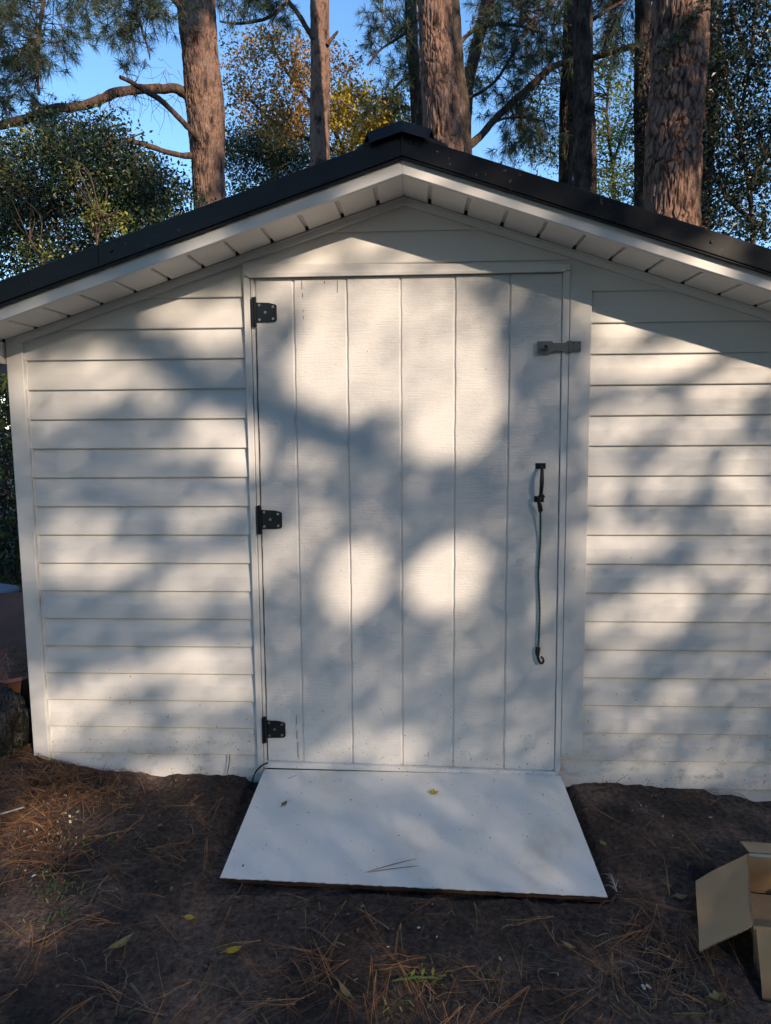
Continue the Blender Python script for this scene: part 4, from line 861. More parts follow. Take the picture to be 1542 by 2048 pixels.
# ------------------------------------------------------------------ litter on the ground
def free(x, y):
    return ~((np.abs(x) < .66) & (y > -.69)) & ~((np.abs(x) < 1.57) & (y > -.035)) & ~((x > .97) & (y < -.55) & (y > -1.0) & (x < 1.6) & (x > 1.0 + (y + .6) * .4))
def straw_at(x, y, ang, ln, n=3, spread=.10, lift=.004, wd=.0013, r=rng):
    """bundles of long needles joined at the base, lying on the ground; arrays in, verts/quads out"""
    k = len(x); X = np.repeat(x, n); Y = np.repeat(y, n); A = np.repeat(ang, n) + r.normal(size=k * n) * spread; L = np.repeat(ln, n) * r.uniform(.85, 1.05, k * n); bend = r.normal(size=k * n) * .25; ns = 5
    rows = []
    H = np.repeat(r.uniform(.2, 1, k), n) * lift
    for s in range(ns + 1):
        t = s / ns; a = A + bend * t; px = X + np.cos(A + bend * t * .5) * L * t; py = Y + np.sin(A + bend * t * .5) * L * t
        py = np.where((np.abs(px) < 1.55) & (py > -.028) & (Y < -.03), -.028, py)
        z = ground_z(px, py) + .0025 + H * (1 + 2.5 * t * (1 - t)) + np.abs(r.normal(size=k * n)) * lift * .25
        w_ = wd * (1 - .7 * t) * .5; rows.append((px - np.sin(a) * w_, py + np.cos(a) * w_, z)); rows.append((px + np.sin(a) * w_, py - np.cos(a) * w_, z + wd * .3))
    V = np.stack([np.stack(r_, 1) for r_ in rows], 1).reshape(-1, 3); base = np.arange(k * n)[:, None] * (2 * (ns + 1))
    F = np.concatenate([base + [2 * s, 2 * s + 1, 2 * s + 3, 2 * s + 2] for s in range(ns)], 1).reshape(-1, 4); return V, F
def scatter(clusters):
    out = []
    for u, v, ru, rv, n, *rest in clusters:
        c = at_z(u, v, -.12); a = at_z(u + ru, v, -.12); b = at_z(u, v + rv, -.12); rx, ry = abs(a[0] - c[0]), abs(b[1] - c[1])
        out.append(np.column_stack([c[0] + rng.normal(size=n) * rx * .6, c[1] + rng.normal(size=n) * ry * .6]))
    return np.vstack(out)
S1 = scatter([(120, 1560, 110, 40, 210), (60, 1620, 90, 60, 170), (220, 1590, 80, 30, 70), (40, 1700, 80, 60, 90), (130, 1740, 90, 30, 45), (90, 1880, 90, 60, 9), (380, 1640, 80, 60, 13), (430, 1700, 60, 50, 7),
    (250, 1760, 120, 30, 9), (330, 1850, 100, 60, 14), (600, 1800, 120, 25, 13), (450, 1950, 90, 50, 11), (900, 1830, 110, 40, 9), (720, 1880, 120, 40, 8), (640, 1980, 140, 40, 26), (820, 1960, 120, 40, 24), (960, 1990, 120, 30, 21),
    (1120, 1850, 70, 30, 4), (1300, 1850, 80, 60, 16), (1330, 1900, 60, 50, 16), (1400, 1960, 90, 60, 14), (1180, 1960, 90, 60, 8), (1450, 1600, 90, 12, 11), (1250, 1700, 80, 60, 5), (1400, 1730, 60, 20, 6), (270, 2010, 200, 30, 18), (1320, 2030, 200, 30, 18)])
S2 = np.column_stack([rng.uniform(-2.9, 2.0, 150), rng.uniform(-1.7, -.05, 150)]); S = np.vstack([S1, S2]); S = S[free(S[:, 0], S[:, 1])]
k = len(S); V, F = straw_at(S[:, 0], S[:, 1], rng.uniform(0, 2 * PI, k), rng.uniform(.10, .21, k), lift=.010)
# needles must not stab through the ramp: drop those whose tip crosses it
def drop_over_ramp(V, F, per):
    G = V.reshape(-1, per, 3); bad = ((np.abs(G[:, :, 0]) < .645) & (G[:, :, 1] > -.675)).any(1); G = G[~bad]; n = len(G)
    Fp = F.reshape(len(bad), -1, 4)[0]; return G.reshape(-1, 3), (np.arange(n)[:, None, None] * per + Fp[None]).reshape(-1, 4)
V, F = drop_over_ramp(V, F, 12); o = np_mesh('pine_straw', V, F, M['straw']); tag(o, 'orange brown fallen pine needles scattered over the dark soil', 'pine straw', kind='stuff')
# short broken needles and crumbs
k = 5200; X = rng.uniform(-2.9, 2.0, k); Y = rng.uniform(-1.7, -.03, k); ok = free(X, Y) & (wn(np.column_stack([X, Y]), .22, 6) + rng.normal(size=k) * .3 > .05); X, Y = X[ok], Y[ok]
V, F = straw_at(X, Y, rng.uniform(0, 2 * PI, len(X)), rng.uniform(.012, .05, len(X)), n=1, lift=.004, wd=.0022); V, F = drop_over_ramp(V, F, 12); o = np_mesh('needle_crumbs', V, F, M['litter']); tag(o, 'short broken needles and bark crumbs mixed into the soil', 'litter', kind='stuff')
# dead leaves, curled
k = 900; X = np.concatenate([rng.uniform(-2.9, 2.0, k), rng.normal(-1.55, .22, 260)]); Y = np.concatenate([rng.uniform(-1.7, -.04, k), rng.normal(-.16, .10, 260)]); ok = free(X, Y); X, Y = X[ok], Y[ok]; k = len(X)
ok = rng.random(k) < .25 + .75 * (wn(np.column_stack([X, Y]), .3, 8) > .1); X, Y = X[ok], Y[ok]; k = len(X)
a = rng.uniform(0, 2 * PI, k); L = rng.uniform(.014, .045, k); W = L * rng.uniform(.18, .45, k); cu = rng.uniform(.05, .45, k) * L; rows = []
for tx, ty, tz in ((-.5, 0, .6), (-.2, .5, .9), (-.2, 0, 0), (-.2, -.5, .8), (.2, .5, .7), (.2, 0, 0), (.2, -.5, 1.0), (.5, 0, .5)):
    px, py = X + np.cos(a) * tx * L - np.sin(a) * ty * W, Y + np.sin(a) * tx * L + np.cos(a) * ty * W; rows.append(np.stack([px, py, ground_z(X, Y) + .004 + tz * cu], 1))
V = np.stack(rows, 1).reshape(-1, 3); b = np.arange(k)[:, None] * 8; F = np.concatenate([b + f for f in ([0, 2, 1, 1], [0, 3, 2, 2], [1, 2, 5, 4], [2, 3, 6, 5], [4, 5, 7, 7], [5, 6, 7, 7])], 1).reshape(-1, 4)
F = F[[len(set(f)) == 4 for f in F]]; o = np_mesh('leaf_litter', V, F, M['litter']); tag(o, 'small curled dead brown leaves lying on the soil', 'leaf litter', kind='stuff')
# dead grass stems / thin curly roots
st = []
for c in scatter([(170, 1660, 60, 30, 14), (230, 1720, 60, 40, 22), (330, 1700, 50, 40, 22), (390, 1720, 60, 40, 18), (130, 1900, 70, 60, 16), (200, 1980, 120, 40, 18), (480, 1970, 90, 40, 20), (1310, 1930, 90, 70, 50), (1390, 1990, 90, 30, 30), (1240, 1890, 60, 50, 14), (1120, 1920, 80, 60, 16), (900, 2010, 120, 20, 20), (1330, 1760, 60, 30, 8)]):
    if rng.random() < .45 or not free(np.array([c[0]]), np.array([c[1]]))[0]: continue
    a = rng.uniform(0, 2 * PI); x, y = c; P = []
    for s in range(7): P.append([x, y, float(ground_z(x, y)) + .004 + .010 * math.sin(s / 6 * PI) * rng.uniform(.2, 1.4)]); a += rng.normal() * .45; x += math.cos(a) * .014; y += math.sin(a) * .014
    P = np.array(P)
    if ((np.abs(P[:, 0]) < .65) & (P[:, 1] > -.68)).any() or P[:, 1].max() > -.02: continue
    st.append((P, np.linspace(.0012, .0006, 7)))
V, F = tubes(st, 4); o = np_mesh('dead_grass', V, F, mat('bleached grass', (.20, .175, .13), .8, island=[(0, (.09, .075, .055)), (.6, (.13, .11, .08)), (1, (.30, .27, .22))])); tag(o, 'bleached curly dead grass stems on the soil', 'dead grass', kind='stuff')
# green grass and little weeds
def tuft_group(name, label, spots, h, mt):
    VV = []
    for u, v, ru, rv, n in spots:
        c = at_z(u, v, -.12); a_ = at_z(u + ru, v, -.12); b_ = at_z(u, v + rv, -.12)
        for _ in range(n):
            x = c[0] + rng.normal() * abs(a_[0] - c[0]) * .5; y = c[1] + rng.normal() * abs(b_[1] - c[1]) * .5; z = float(ground_z(x, y)); a = rng.uniform(0, 2 * PI); L = .75 * h * rng.uniform(.4, 1.2); d = np.array([math.cos(a), math.sin(a), 0]); s = np.array([-d[1], d[0], 0]) * .0022
            p0 = np.array([x, y, z - .002]); p1 = p0 + d * L * .4 + [0, 0, L * .45]; p2 = p0 + d * L + [0, 0, L * rng.uniform(.05, .5)]; VV += [p0 - s, p0 + s, p1 + s, p1 - s, p1 - s, p1 + s, p2 + s * .2, p2 - s * .2]
    V = np.array(VV); o = np_mesh(name, V, np.arange(len(V)).reshape(-1, 4), M[mt]); tag(o, label, 'grass', kind='stuff')
tuft_group('grass_blades', 'sparse green grass blades sprouting from the soil', [(105, 1790, 35, 25, 40), (100, 1760, 30, 15, 16), (150, 1800, 40, 20, 22), (110, 1850, 30, 30, 22), (180, 1700, 60, 20, 26), (850, 1965, 40, 12, 14), (790, 2020, 50, 20, 9), (860, 1930, 40, 15, 6), (980, 1960, 40, 20, 10), (1270, 1990, 40, 30, 10), (20, 1880, 40, 40, 8)], .045, 'grass')
# lime shoot near the bottom centre
sp = empty('green_shoot', tuple(at_z(800, 1972, -.12)), 'small bright green shoot lying on the soil at the bottom centre', 'seedling')
p = at_z(785, 1968, -.12); q2 = at_z(885, 1966, -.12); p[2] = float(ground_z(p[0], p[1])) + .006; q2[2] = float(ground_z(q2[0], q2[1])) + .012; m = MB(); m.tube([p, (p + q2) / 2 + [0, 0, .008], q2], [.0025, .003, .0012], 6); m.build('stem', M['grass'], sp)
for i in range(7):
    t_ = .25 + i * .11; c = p + (q2 - p) * t_ + [0, 0, .008]; a = (.9 if i % 2 else -.9) + .1 * i; d = (q2 - p) / np.linalg.norm(q2 - p); d = np.array([d[0] * math.cos(a) - d[1] * math.sin(a), d[0] * math.sin(a) + d[1] * math.cos(a), .3]); s = np.cross(d, [0, 0, 1]); m = MB(); L = .026
    m.poly([c, c + d * L * .5 + s * .005, c + d * L, c + d * L * .5 - s * .005], [(0, 1, 2, 3)]); m.build('leaf', M['leaf_lime'], sp)
# twigs that can be picked out
def twig(pts, r0, label, mt='dead_twig', name='twig', cat='twig', zoff=.006):
    P = []
    for u, v in pts:
        p = at_z(u, v, -.13); p[2] = float(ground_z(p[0], p[1])) + zoff; P.append(p)
    R, tt = resample(P, .015); R[:, 2] = ground_z(R[:, 0], R[:, 1]) + zoff + .004 * np.sin(tt * 2); V, F = tube_vf(R, np.linspace(r0, r0 * .45, len(R)) * (1 + .2 * wn(R, .02, 3)), 6); o = np_mesh(name, V, F, M[mt], smooth=True); return tag(o, label, cat)
twig([(218, 1776), (200, 1800), (178, 1835), (160, 1842)], .0035, 'dark crooked twig left of the ramp pointing down left')
twig([(490, 1765), (470, 1805), (440, 1825), (400, 1832)], .0028, 'curved twig ending at the near left corner of the ramp')
twig([(310, 1850), (335, 1875), (358, 1895)], .0035, 'short dark twig under the needle fan, left foreground')
twig([(262, 1980), (285, 2010), (310, 2048)], .005, 'thick brown twig at the bottom edge left of centre')
twig([(200, 1803), (225, 1815), (256, 1824)], .0030, 'pale grey twig below the crooked dark twig')
twig([(596, 1870), (630, 1885), (678, 1918)], .0030, 'slender tan stalk below the middle of the ramp')
twig([(1262, 1955), (1310, 1958), (1365, 1978)], .0032, 'pale stalk at the lower right beside the box')
twig([(1345, 2035), (1390, 2032), (1430, 2020), (1470, 2005)], .0025, 'thin green stem along the bottom right corner', mt='grass')
# white strip and pale chips at the left
def strip(u0, v0, u1, v1, wd_, label, cat, name, mt='white_chip', th=.004):
    a, b = at_z(u0, v0, -.12), at_z(u1, v1, -.12); 
    for p in (a, b): p[2] = float(ground_z(p[0], p[1])) + .008
    d = b - a; s = np.array([-d[1], d[0], 0]); s = s / np.linalg.norm(s) * wd_ / 2; m = MB(); m.hexa([a - s, b - s * .8, b + s * .8, a + s], [a - s + [0, 0, th], b - s * .8 + [0, 0, th], b + s * .8 + [0, 0, th], a + s + [0, 0, th]]); o = m.build(name, M[mt], None, bevel=.0008); return tag(o, label, cat)
strip(-15, 1682, 50, 1650, .010, 'white painted wood strip lying on pine straw at the left edge', 'wood strip', 'wood_strip')
strip(222, 1566, 275, 1553, .009, 'long pale wood chip by the wall foot, left one of a close pair', 'wood chip', 'wood_chip', th=.002)
strip(248, 1553, 280, 1563, .007, 'small pale wood chip by the wall foot, right one of a close pair', 'wood chip', 'wood_chip', th=.002)
strip(1284, 1972, 1290, 1980, .008, 'white scrap in the litter left of the box, left one of two', 'scrap', 'plastic_scrap')
strip(1292, 1972, 1302, 1977, .008, 'white scrap in the litter left of the box, right one of two', 'scrap', 'plastic_scrap')
k = 130; Cc = scatter([(110, 1700, 60, 30, 46), (120, 1640, 60, 40, 30), (60, 1760, 40, 20, 12), (1290, 1640, 120, 60, 16), (180, 1560, 60, 8, 14), (1230, 1790, 15, 15, 6), (900, 1900, 400, 80, 16)]); Cc = Cc[free(Cc[:, 0], Cc[:, 1])]
V, F = leaf_quads(np.column_stack([Cc, ground_z(Cc[:, 0], Cc[:, 1]) + .006]), .009, jitter=.5, aspect=.6); o = np_mesh('pale_chips', V, F, M['white_chip']); tag(o, 'tiny white paint flakes and chips on the soil', 'debris', kind='stuff')
# white fluff of fibres right of the ramp
ff = []
for i in range(9):
    c = at_z(1226 + i, 1778 + 3 * i, -.13); a = 1.9 + .25 * rng.normal(); P = [np.array([c[0] + math.cos(a) * t * .045, c[1] + math.sin(a) * t * .045, float(ground_z(c[0], c[1])) + .006 + .012 * math.sin(t * PI)]) for t in (0, .33, .66, 1)]; ff.append((np.array(P), np.full(4, .0008)))
V, F = tubes(ff, 4); o = np_mesh('thread_scrap', V, F, M['white_chip']); tag(o, 'frayed white threads on the soil by the near right ramp corner', 'thread')

# countable leaves
def flat_leaf(p, ang, L, W, mt, label, name='fallen_leaf', nrm=(0, 0, 1), curl=.15, lobes=0):
    m = MB(); d = np.array([math.cos(ang), math.sin(ang), 0]); n = np.array(nrm, float); n /= np.linalg.norm(n); d = d - n * (d @ n); d /= np.linalg.norm(d); s = np.cross(n, d); p = np.array(p) + n * .002; top, bot, mid = [], [], []
    K = 12
    for i in range(K + 1):
        t = i / K; w_ = math.sin(PI * t ** .8) * (1 + lobes * .35 * math.sin(t * 16)); c = p + d * L * (t - .5) + n * curl * L * (4 * (t - .5) ** 2) * .5
        mid.append(c); top.append(c + s * W * .5 * w_ + n * curl * W * w_ * .8); bot.append(c - s * W * .5 * w_ + n * curl * W * w_ * .5)
    N1 = K + 1; m.poly(mid + top + bot, [(i, i + 1, N1 + i + 1, N1 + i) for i in range(K)] + [(i + 1, i, 2 * N1 + i, 2 * N1 + i + 1) for i in range(K)])
    m.tube([mid[0] - d * L * .22, mid[0], mid[K // 2] + n * .0005, mid[-2] + n * .0005], [.0008, .0008, .0006, .0003], 5, 0); o = m.build(name, M[mt], None); return tag(o, label, 'leaf')
RN = np.cross(TR - TL, BL - TL); RN = RN * (1 if RN[2] > 0 else -1)
flat_leaf(on_ramp(569, 1608), 1.15, .034, .018, 'brown_leaf', 'olive tan leaf on the left part of the white ramp', nrm=RN)
flat_leaf(on_ramp(868, 1587), .1, .036, .026, 'yellow_leaf', 'bright yellow ragged leaf on the upper middle of the white ramp', nrm=RN, lobes=1, curl=.3)
def gl(u, v, ang, L, W, mt, label, **k_):
    p = at_z(u, v, -.13); p[2] = float(ground_z(p[0], p[1])) + .008; return flat_leaf(p, ang, L, W, mt, label, **k_)
gl(468, 1913, .5, .055, .024, 'yellow_leaf', 'large yellow leaf on the soil at lower left of the frame', curl=.2)
gl(381, 1854, -.1, .040, .020, 'yellow_leaf', 'small dull yellow leaf on the soil left of the ramp corner', curl=.2)
gl(88, 1560, .6, .045, .014, 'yellow_leaf', 'narrow yellow leaf in the straw heap by the left wall corner', curl=.2)
gl(1205, 1712, 1.9, .035, .020, 'brown_leaf', 'small tan leaf on the soil right of the ramp', curl=.3)
gl(1360, 1812, .1, .040, .022, 'brown_leaf', 'tan leaf in the needles just left of the box', curl=.3)
gl(245, 1910, 1.0, .085, .026, 'brown_leaf', 'long curled brown leaf in the needle fan, left foreground', curl=.35)
gl(1435, 2002, .2, .05, .026, 'brown_leaf', 'ragged tan leaf at the bottom right below the box flap', curl=.3, lobes=1)
gl(690, 2000, 2.2, .07, .018, 'brown_leaf', 'long brown leaf at the bottom edge left of the green shoot', curl=.3)
gl(1138, 1912, -.6, .045, .014, 'brown_leaf', 'thin tan leaf on the soil below the right part of the ramp', curl=.3)
# pair of joined needles on the ramp
ns = empty('needle_pair', tuple(on_ramp(725, 1748)), 'pair of joined brown pine needles lying on the white ramp', 'pine needle')
for (u, v) in ((850, 1715), (861, 1731)):
    a, b = on_ramp(725, 1748), on_ramp(u, v); P = [a + (b - a) * t + [0, 0, .0018 + .004 * math.sin(t * PI)] for t in np.linspace(0, 1, 9)]; m = MB(); m.tube(P, np.linspace(.0013, .0008, 9), 6); m.build('needle', mat('brown needle', (.16, .085, .05), .6), ns)
# single curled needles here and there on the ramp
for (u0, v0, u1, v1, lb) in ((888, 1745, 901, 1748, 'tiny curved brown stalk right of the needle pair on the ramp'), (575, 1558, 593, 1551, 'small brown fibre near the top left of the ramp'), (1163, 1750, 1174, 1759, 'tiny dark fibre near the right edge of the ramp')):
    a, b = on_ramp(u0, v0), on_ramp(u1, v1); m = MB(); m.tube([a + [0, 0, .001], (a + b) / 2 + [0, -.003, .002], b + [0, 0, .001]], .0007, 5); o = m.build('plant_fibre', M['dead_twig'], None); tag(o, lb, 'fibre')
# wire loop and weed stems against the wall foot
m = MB()
P, _ = resample([(-.735, -.05, -.08), (-.728, -.035, -.03), (-.718, -.03, .035), (-.722, -.032, -.01), (-.738, -.045, -.075)], .01); m.tube(P, .0012, 6); o = m.build('wire_loop', M['rubber'], None); tag(o, 'thin dark wire loop standing at the wall foot left of the ramp', 'wire')
m = MB(); P, _ = resample([(-.560, -.040, .005), (-.585, -.045, -.005), (-.612, -.045, -.035), (-.625, -.05, -.075), (-.628, -.06, -.10)], .01); m.tube(P, .0032, 8); o = m.build('black_cable', M['rubber'], None, smooth=True); tag(o, 'short black cable curling from the door corner down to the soil', 'cable')
ws = []
for i in range(26):
    x = rng.choice([rng.uniform(-1.48, -1.2), rng.uniform(-.9, -.64), rng.uniform(.72, 1.6)]); y = -.035 - rng.uniform(0, .03); a = np.array([x, y, float(ground_z(x, y)) - .005]); L = rng.uniform(.015, .06); b = a + [rng.normal() * L * .7, -abs(rng.normal()) * .01, L]; ws.append((np.array([a, (a + b) / 2 + [rng.normal() * .006, 0, .003], b]), np.array([.0013, .001, .0005])))
V, F = tubes(ws, 4); o = np_mesh('weed_stems', V, F, M['dead_twig']); tag(o, 'thin dry weed stems poking up along the foot of the wall', 'weed stems', kind='stuff')

# ------------------------------------------------------------------ unseen pines behind the photographer, crowns shaped to dapple the shed
LIT = [(-0.707, 1.75, 0.145, 0.094, 0.9), (-0.88, 1.799, 0.136, 0.075, 0.6), (-1.127, 1.575, 0.217, 0.115, 0.62), (-1.35, 1.51, 0.12, 0.117, 0.45), (-0.923, 1.506, 0.118, 0.087, 0.6), (-0.741, 1.36, 0.138, 0.097, 0.8), (-0.635, 1.262, 0.099, 0.118, 0.9), (-0.842, 1.292, 0.119, 0.059, 0.6), (-1.336, 1.412, 0.12, 0.039, 0.4), (-0.813, 1.015, 0.16, 0.07, 0.35), (-1.303, 0.955, 0.163, 0.081, 0.35), (-1.394, 0.812, 0.103, 0.082, 0.45), (-1.209, 0.813, 0.184, 0.082, 0.5), (-0.854, 0.753, 0.162, 0.103, 0.45), (-0.661, 0.774, 0.101, 0.123, 0.45), (-0.931, 0.618, 0.123, 0.052, 0.35), (-0.879, 0.4, 0.144, 0.095, 0.62), (-1.258, 0.311, 0.251, 0.06, 0.5), (-1.378, 0.235, 0.19, 0.076, 0.7), (-1.501, 0.136, 0.149, 0.131, 0.6), (-0.78, 0.284, 0.165, 0.075, 0.5), (-0.693, 0.401, 0.103, 0.084, 0.4), (-1.269, 0.117, 0.211, 0.087, 0.3), (-0.848, 0.123, 0.187, 0.065, 0.2), (-1.511, 1.511, 0.07, 0.156, 0.5), (-1.528, 0.833, 0.062, 0.145, 0.3), (-1.541, 0.178, 0.075, 0.197, 0.6), (-1.603, 0.499, 0.042, 0.064, 0.1), (-0.473, 1.839, 0.115, 0.074, 0.6), (-0.206, 1.835, 0.208, 0.083, 0.75), (0.078, 1.831, 0.113, 0.11, 0.55), (-0.325, 1.576, 0.144, 0.19, 1.0), (-0.094, 1.649, 0.171, 0.207, 0.85), (-0.21, 1.48, 0.154, 0.115, 0.8), (0.097, 1.609, 0.227, 0.226, 0.72), (0.179, 1.405, 0.194, 0.199, 0.88), (-0.37, 1.231, 0.117, 0.078, 0.45), (-0.462, 1.52, 0.078, 0.115, 0.4), (-0.485, 1.348, 0.059, 0.058, 0.2), (-0.214, 0.749, 0.139, 0.159, 0.86), (0.152, 0.764, 0.165, 0.15, 1.0), (0.246, 0.554, 0.118, 0.123, 0.22), (-0.498, 0.835, 0.12, 0.101, 0.5), (-0.396, 0.955, 0.139, 0.1, 0.3), (-0.165, 0.259, 0.122, 0.127, 0.12), (-0.045, 0.049, 0.142, 0.097, 0.42), (-0.249, 0.067, 0.123, 0.065, 0.3), (-0.318, 1.947, 0.208, 0.046, 0.9), (-0.054, 1.934, 0.113, 0.036, 0.7), (-0.204, 2.018, 0.207, 0.054, 0.95), (0.04, 1.996, 0.112, 0.036, 0.8), (0.171, 1.903, 0.112, 0.073, 0.3), (0.639, 1.75, 0.065, 0.083, 0.65), (0.797, 1.702, 0.111, 0.073, 0.95), (0.822, 1.784, 0.11, 0.055, 0.9), (0.976, 1.59, 0.202, 0.074, 0.85), (1.219, 1.505, 0.165, 0.074, 0.75), (1.084, 1.653, 0.164, 0.037, 0.7), (0.737, 1.565, 0.093, 0.074, 0.6), (0.836, 1.358, 0.187, 0.095, 0.55), (1.117, 1.338, 0.167, 0.094, 0.5), (0.758, 1.168, 0.095, 0.155, 0.5), (1.013, 1.148, 0.131, 0.096, 0.45), (1.275, 1.148, 0.111, 0.134, 0.5), (0.68, 0.857, 0.067, 0.119, 0.45), (0.774, 0.926, 0.076, 0.098, 0.6), (0.927, 0.916, 0.095, 0.079, 0.4), (0.975, 0.649, 0.153, 0.131, 0.62), (0.813, 0.598, 0.116, 0.081, 0.4), (1.216, 0.819, 0.113, 0.079, 0.4), (1.339, 0.994, 0.093, 0.097, 0.5), (1.353, 0.72, 0.076, 0.099, 0.35), (1.067, 0.294, 0.117, 0.072, 0.33), (1.254, 0.44, 0.115, 0.051, 0.2), (0.828, 0.436, 0.097, 0.082, 0.25), (0.836, 0.167, 0.118, 0.063, 0.2), (1.216, 0.005, 0.156, 0.084, 0.2), (0.941, -0.021, 0.119, 0.085, 0.2)]
DIM = [(-0.985, 1.659, 0.059, 0.057, 0.3), (-0.223, 1.973, 0.042, 0.073, 0.6), (0.817, 1.656, 0.055, 0.033, 0.5), (1.162, 1.551, 0.064, 0.046, 0.6), (-0.598, 1.522, 0.078, 0.057, 0.3), (-1.305, 0.575, 0.187, 0.073, 0.5), (-0.056, 1.611, 0.038, 0.094, 0.25), (-0.207, 1.724, 0.048, 0.047, 0.2), (-0.475, 1.765, 0.058, 0.093, 0.4)]
LIMB_SHADE = [(-1.363, 1.927), (-1.098, 1.745), (-0.928, 1.611), (-0.794, 1.514), (-0.6, 1.441), (-0.407, 1.367), (-0.252, 1.298), (-0.135, 1.269)]
GROUND_LIT = [(-1.584, -0.268, 0.23, 0.101, 0.45), (-1.797, -0.569, 0.106, 0.064, 0.35), (-1.676, -0.508, 0.095, 0.05, 0.3), (-0.837, -0.661, 0.148, 0.05, 0.32), (-0.725, -0.693, 0.078, 0.05, 0.25), (-1.053, -0.098, 0.191, 0.05, 0.3), (-1.786, -0.402, 0.104, 0.084, 0.3), (0.018, -0.069, 0.143, 0.05, 0.38), (0.012, -0.179, 0.114, 0.05, 0.38), (-0.016, -0.299, 0.104, 0.05, 0.36), (-0.027, -0.393, 0.096, 0.05, 0.38), (0.026, -0.425, 0.078, 0.05, 0.3), (-0.472, -0.169, 0.116, 0.057, 0.15)]
E1 = np.array([-SUN[1], SUN[0], 0]); E1 /= np.linalg.norm(E1); E2 = np.cross(SUN, E1) * 1.0
if E2[2] < 0: E2 = -E2
# openings put into the crown where light patches should fall, in metres across (a) and up (b) the view towards the sun, measured from the foot of the shed wall
HOLES = [(x * E1[0], x * E2[0] + z * E2[2], rx * E1[0], rz * E2[2], v) for x, z, rx, rz, v in LIT + [(x, z, rx, max(rz, .085), v * 1.5) for x, z, rx, rz, v in GROUND_LIT[:7]] + [(x, z, rx, rz, v * .75) for x, z, rx, rz, v in GROUND_LIT[7:]]]
DARKS = [(x * E1[0], x * E2[0] + z * E2[2], rx * E1[0], rz * E2[2], v) for x, z, rx, rz, v in DIM]
BAND = np.array([(x * E1[0], x * E2[0] + z * E2[2]) for x, z in LIMB_SHADE])
BASE_T = .065
def openness(a, b):
    T = np.full(len(a), BASE_T)
    for x, z, rx, rz, v in HOLES:
        # the sun's disc blurs every opening by 0.055 m, so the opening itself is a little smaller than the patch of light
        sx, sz = max(rx - .008, .03), max(rz - .008, .03); d = np.hypot((a - x) / sx, (b - z) / sz); T = np.maximum(T, BASE_T + (min(v * (.95 if v < .7 else 1.), .98) - BASE_T) * np.clip((1.06 - d) / .12, 0, 1))
    for x, z, rx, rz, v in DARKS:
        d = np.hypot((a - x) / rx, (b - z) / rz); T = T * (1 - v * np.clip((1.2 - d) / .4, 0, 1))
    dB = np.full(len(a), 9.)
    for p, q_ in zip(BAND[:-1], BAND[1:]):
        e = q_ - p; t_ = np.clip(((a - p[0]) * e[0] + (b - p[1]) * e[1]) / (e @ e), 0, 1); dB = np.minimum(dB, np.hypot(a - p[0] - t_ * e[0], b - p[1] - t_ * e[1]))
    T = T * np.clip((dB - .045) / .04, .03, 1)
    T = T * (1 + (1.05 - T) * (.25 * wn(np.column_stack([a, b]), .30, 21, 2) + .40 * wn(np.column_stack([a, b]), .11, 23, 2)))
    return T
A0, A1, B0, B1 = -2.1, 1.75, -1.25, 2.35        # the part that shades the front of the shed
TREE_D = 11.0
def crown_pts(n, a0, a1, b0, b1, lam_fn, lam_max):
    a, b = rng.uniform(a0, a1, n), rng.uniform(b0, b1, n); keep = rng.random(n) < lam_fn(a, b) / lam_max; a, b = a[keep], b[keep]
    t = TREE_D + rng  .normal(size=len(a)) * .35
    return np.outer(t, SUN) + np.outer(a, E1) + np.outer(b, E2)
LS = .034; leaf_area = LS * LS * .62 * .5 * .62     # mean projected area of one leaf
lam1 = lambda a, b: -np.log(np.clip(openness(a, b), .03, 1))
NMAX = 3.5
n1 = int((A1 - A0) * (B1 - B0) * NMAX / leaf_area); P1 = crown_pts(n1, A0, A1, B0, B1, lam1, NMAX)
def outer(a, b):
    inside = (a > A0) & (a < A1) & (b > B0) & (b < B1)
    up = np.clip((b - 2.6) / 1.0, 0, 1)            # crown thinned higher up so that patches of sun get through
    T = (.07 + .03 * wn(np.column_stack([a, b]), .5, 3)) * (1 - up) + up * np.clip(.90 + 2.2 * wn(np.column_stack([a, b]), .5, 31, 2), .03, 1)
    return np.where(inside, 0, -np.log(np.clip(T, .03, 1)))
LS2 = .11; la2 = LS2 * LS2 * .62 * .5 * .62
n2 = int(16 * 15 * NMAX / la2); P2 = crown_pts(n2, -8, 8, -6, 9, outer, NMAX)
print('crown leaves', len(P1), len(P2))
far = SUN * TREE_D
cx, cy = float(far[0]), float(far[1])
roots = []
for i, (dx, dy, lb) in enumerate(((2.9, 1.65, 'pine standing behind the photographer in line with the sun'), (-2.7, -2.1, 'pine behind the photographer, further right towards the house side'), (7.2, 4.4, 'pine behind the photographer, nearest the sunny edge of the yard'))):
    x, y = cx + dx, cy + dy; r_ = empty('pine_tree', (x, y, float(gz(x, y))), lb, 'tree', 'pines behind the photographer'); roots.append(r_)
    trunk_mesh('trunk', None, [np.array([x, y, -.6]), np.array([x + .1, y, 6.]), np.array([x + .25, y + .1, 12.]), np.array([x + .2, y, 21.])], [.30, .26, .21, .08], M['bark'], r_, nth=28, dz=.15, seed=40 + i, plate=.12, depth=.02)
main = roots[0]; mp = np.array([cx + 2.9, cy + 1.65, 0])
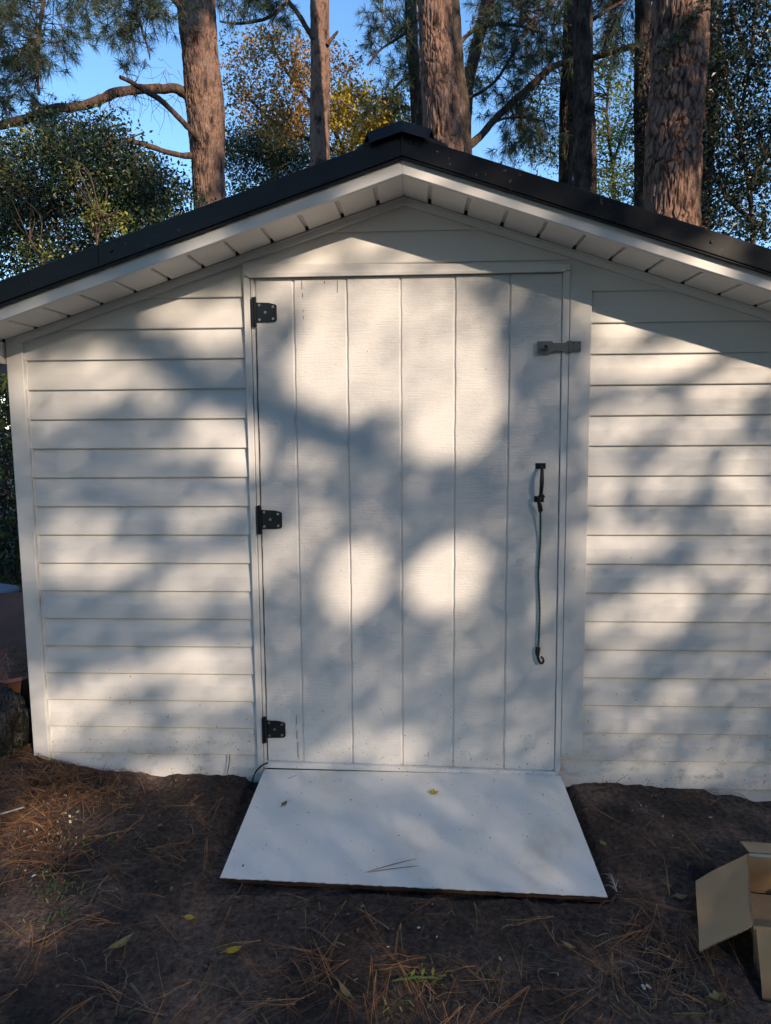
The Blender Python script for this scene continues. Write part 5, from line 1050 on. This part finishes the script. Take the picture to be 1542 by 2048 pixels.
# the heavy limb whose shadow slants across the siding and the door
Q = np.array([far + E1 * a + E2 * b for a, b in BAND]); lt = np.array([roots[1].location.x + .15, roots[1].location.y, 0.]); q0 = Q[0] - (Q[1] - Q[0]) * 2; lt[2] = q0[2] - .6; Q = np.vstack([lt, q0, Q]); R, tt = resample(Q, .12); V, F = tube_vf(R, np.linspace(.062, .038, len(R)) * (1 + .2 * wn(R, .4, 3)), 8); np_mesh('limb', V, F, M['limb'], roots[1], smooth=True)
def own(P, r_list):
    D = np.stack([np.hypot(P[:, 0] - r.location.x, P[:, 1] - r.location.y) for r in r_list], 1); return D.argmin(1)
V, F = leaf_quads(P1, LS, jitter=.2, aspect=.62, fold=.02); o = np_mesh('crown', V, F, M['needle'], main); tag(o, kind='stuff')
ow = own(P2, roots)
for i, r_ in enumerate(roots):
    V, F = leaf_quads(P2[ow == i], LS2, jitter=.2, aspect=.62, fold=.02); o = np_mesh('crown', V, F, M['needle'], r_); tag(o, kind='stuff')
    zz = np.linspace(7, 19, 16); tp = np.array([[r_.location.x + .15, r_.location.y, z] for z in zz]); tgt = P2[ow == i]; tgt = tgt[rng.integers(0, len(tgt), 60)]
    br = connect(tp, tgt, .008, .05, maxd=6)
    br = [(P, R) for P, R in br if not (((P @ E1 > A0 - .1) & (P @ E1 < A1 + .1) & (P @ E2 > B0) & (P @ E2 < B1 + .3)).any())]
    if not br: continue
    V, F = tubes(br, 4); o = np_mesh('branchwork', V, F, M['limb'], r_); tag(o, kind='stuff')

# ------------------------------------------------------------------ unseen woods added to cut the sky light (behind and beside the photographer)
wr = np.random.default_rng(11); PW = []; sun_az = math.atan2(SUN[0], SUN[1])
for i in range(230):
    az = wr.uniform(-PI, PI); dd = (az - sun_az + PI) % (2 * PI) - PI
    if abs(az) < 1.05: continue
    if abs(dd) < .50: continue
    R_ = wr.uniform(14, 24); z = wr.uniform(1, 15.5); c = np.array([math.sin(az) * R_, math.cos(az) * R_ + 1, z]); PW.append(c + wr.normal(size=(150, 3)) * [1.3, 1.3, 1.1])
PW = np.vstack(PW); V, F = leaf_quads(PW, .62, jitter=.25, aspect=.7, fold=.05, r=wr); o = np_mesh('sky_blocking_woods', V, F, M['leaf_dark']); tag(o, 'unseen mass of woodland added around the yard to block sky light', 'woods', kind='stuff')

# straw caught in the wheelbarrow tray
k = 220; X = rng.uniform(-1.98, -1.72, k); Y = rng.uniform(.30, .62, k); seg = []
for x, y in zip(X, Y):
    a = rng.uniform(0, 2 * PI); z = .135 + .16 * rng.random() ** 2 + .10 * max(0, .45 - y); L = rng.uniform(.08, .2); e = np.array([math.cos(a), math.sin(a), rng.uniform(-.1, .45)]); p = np.array([x, y, z]); seg.append((np.array([p - e * L * .5, p + [0, 0, .008], p + e * L * .5]), np.array([.0012, .0012, .0006])))
V, F = tubes(seg, 4); o = np_mesh('straw_heap', V, F, M['straw']); tag(o, 'heap of dry pine needles lying in the wheelbarrow tray', 'pine straw', kind='stuff')
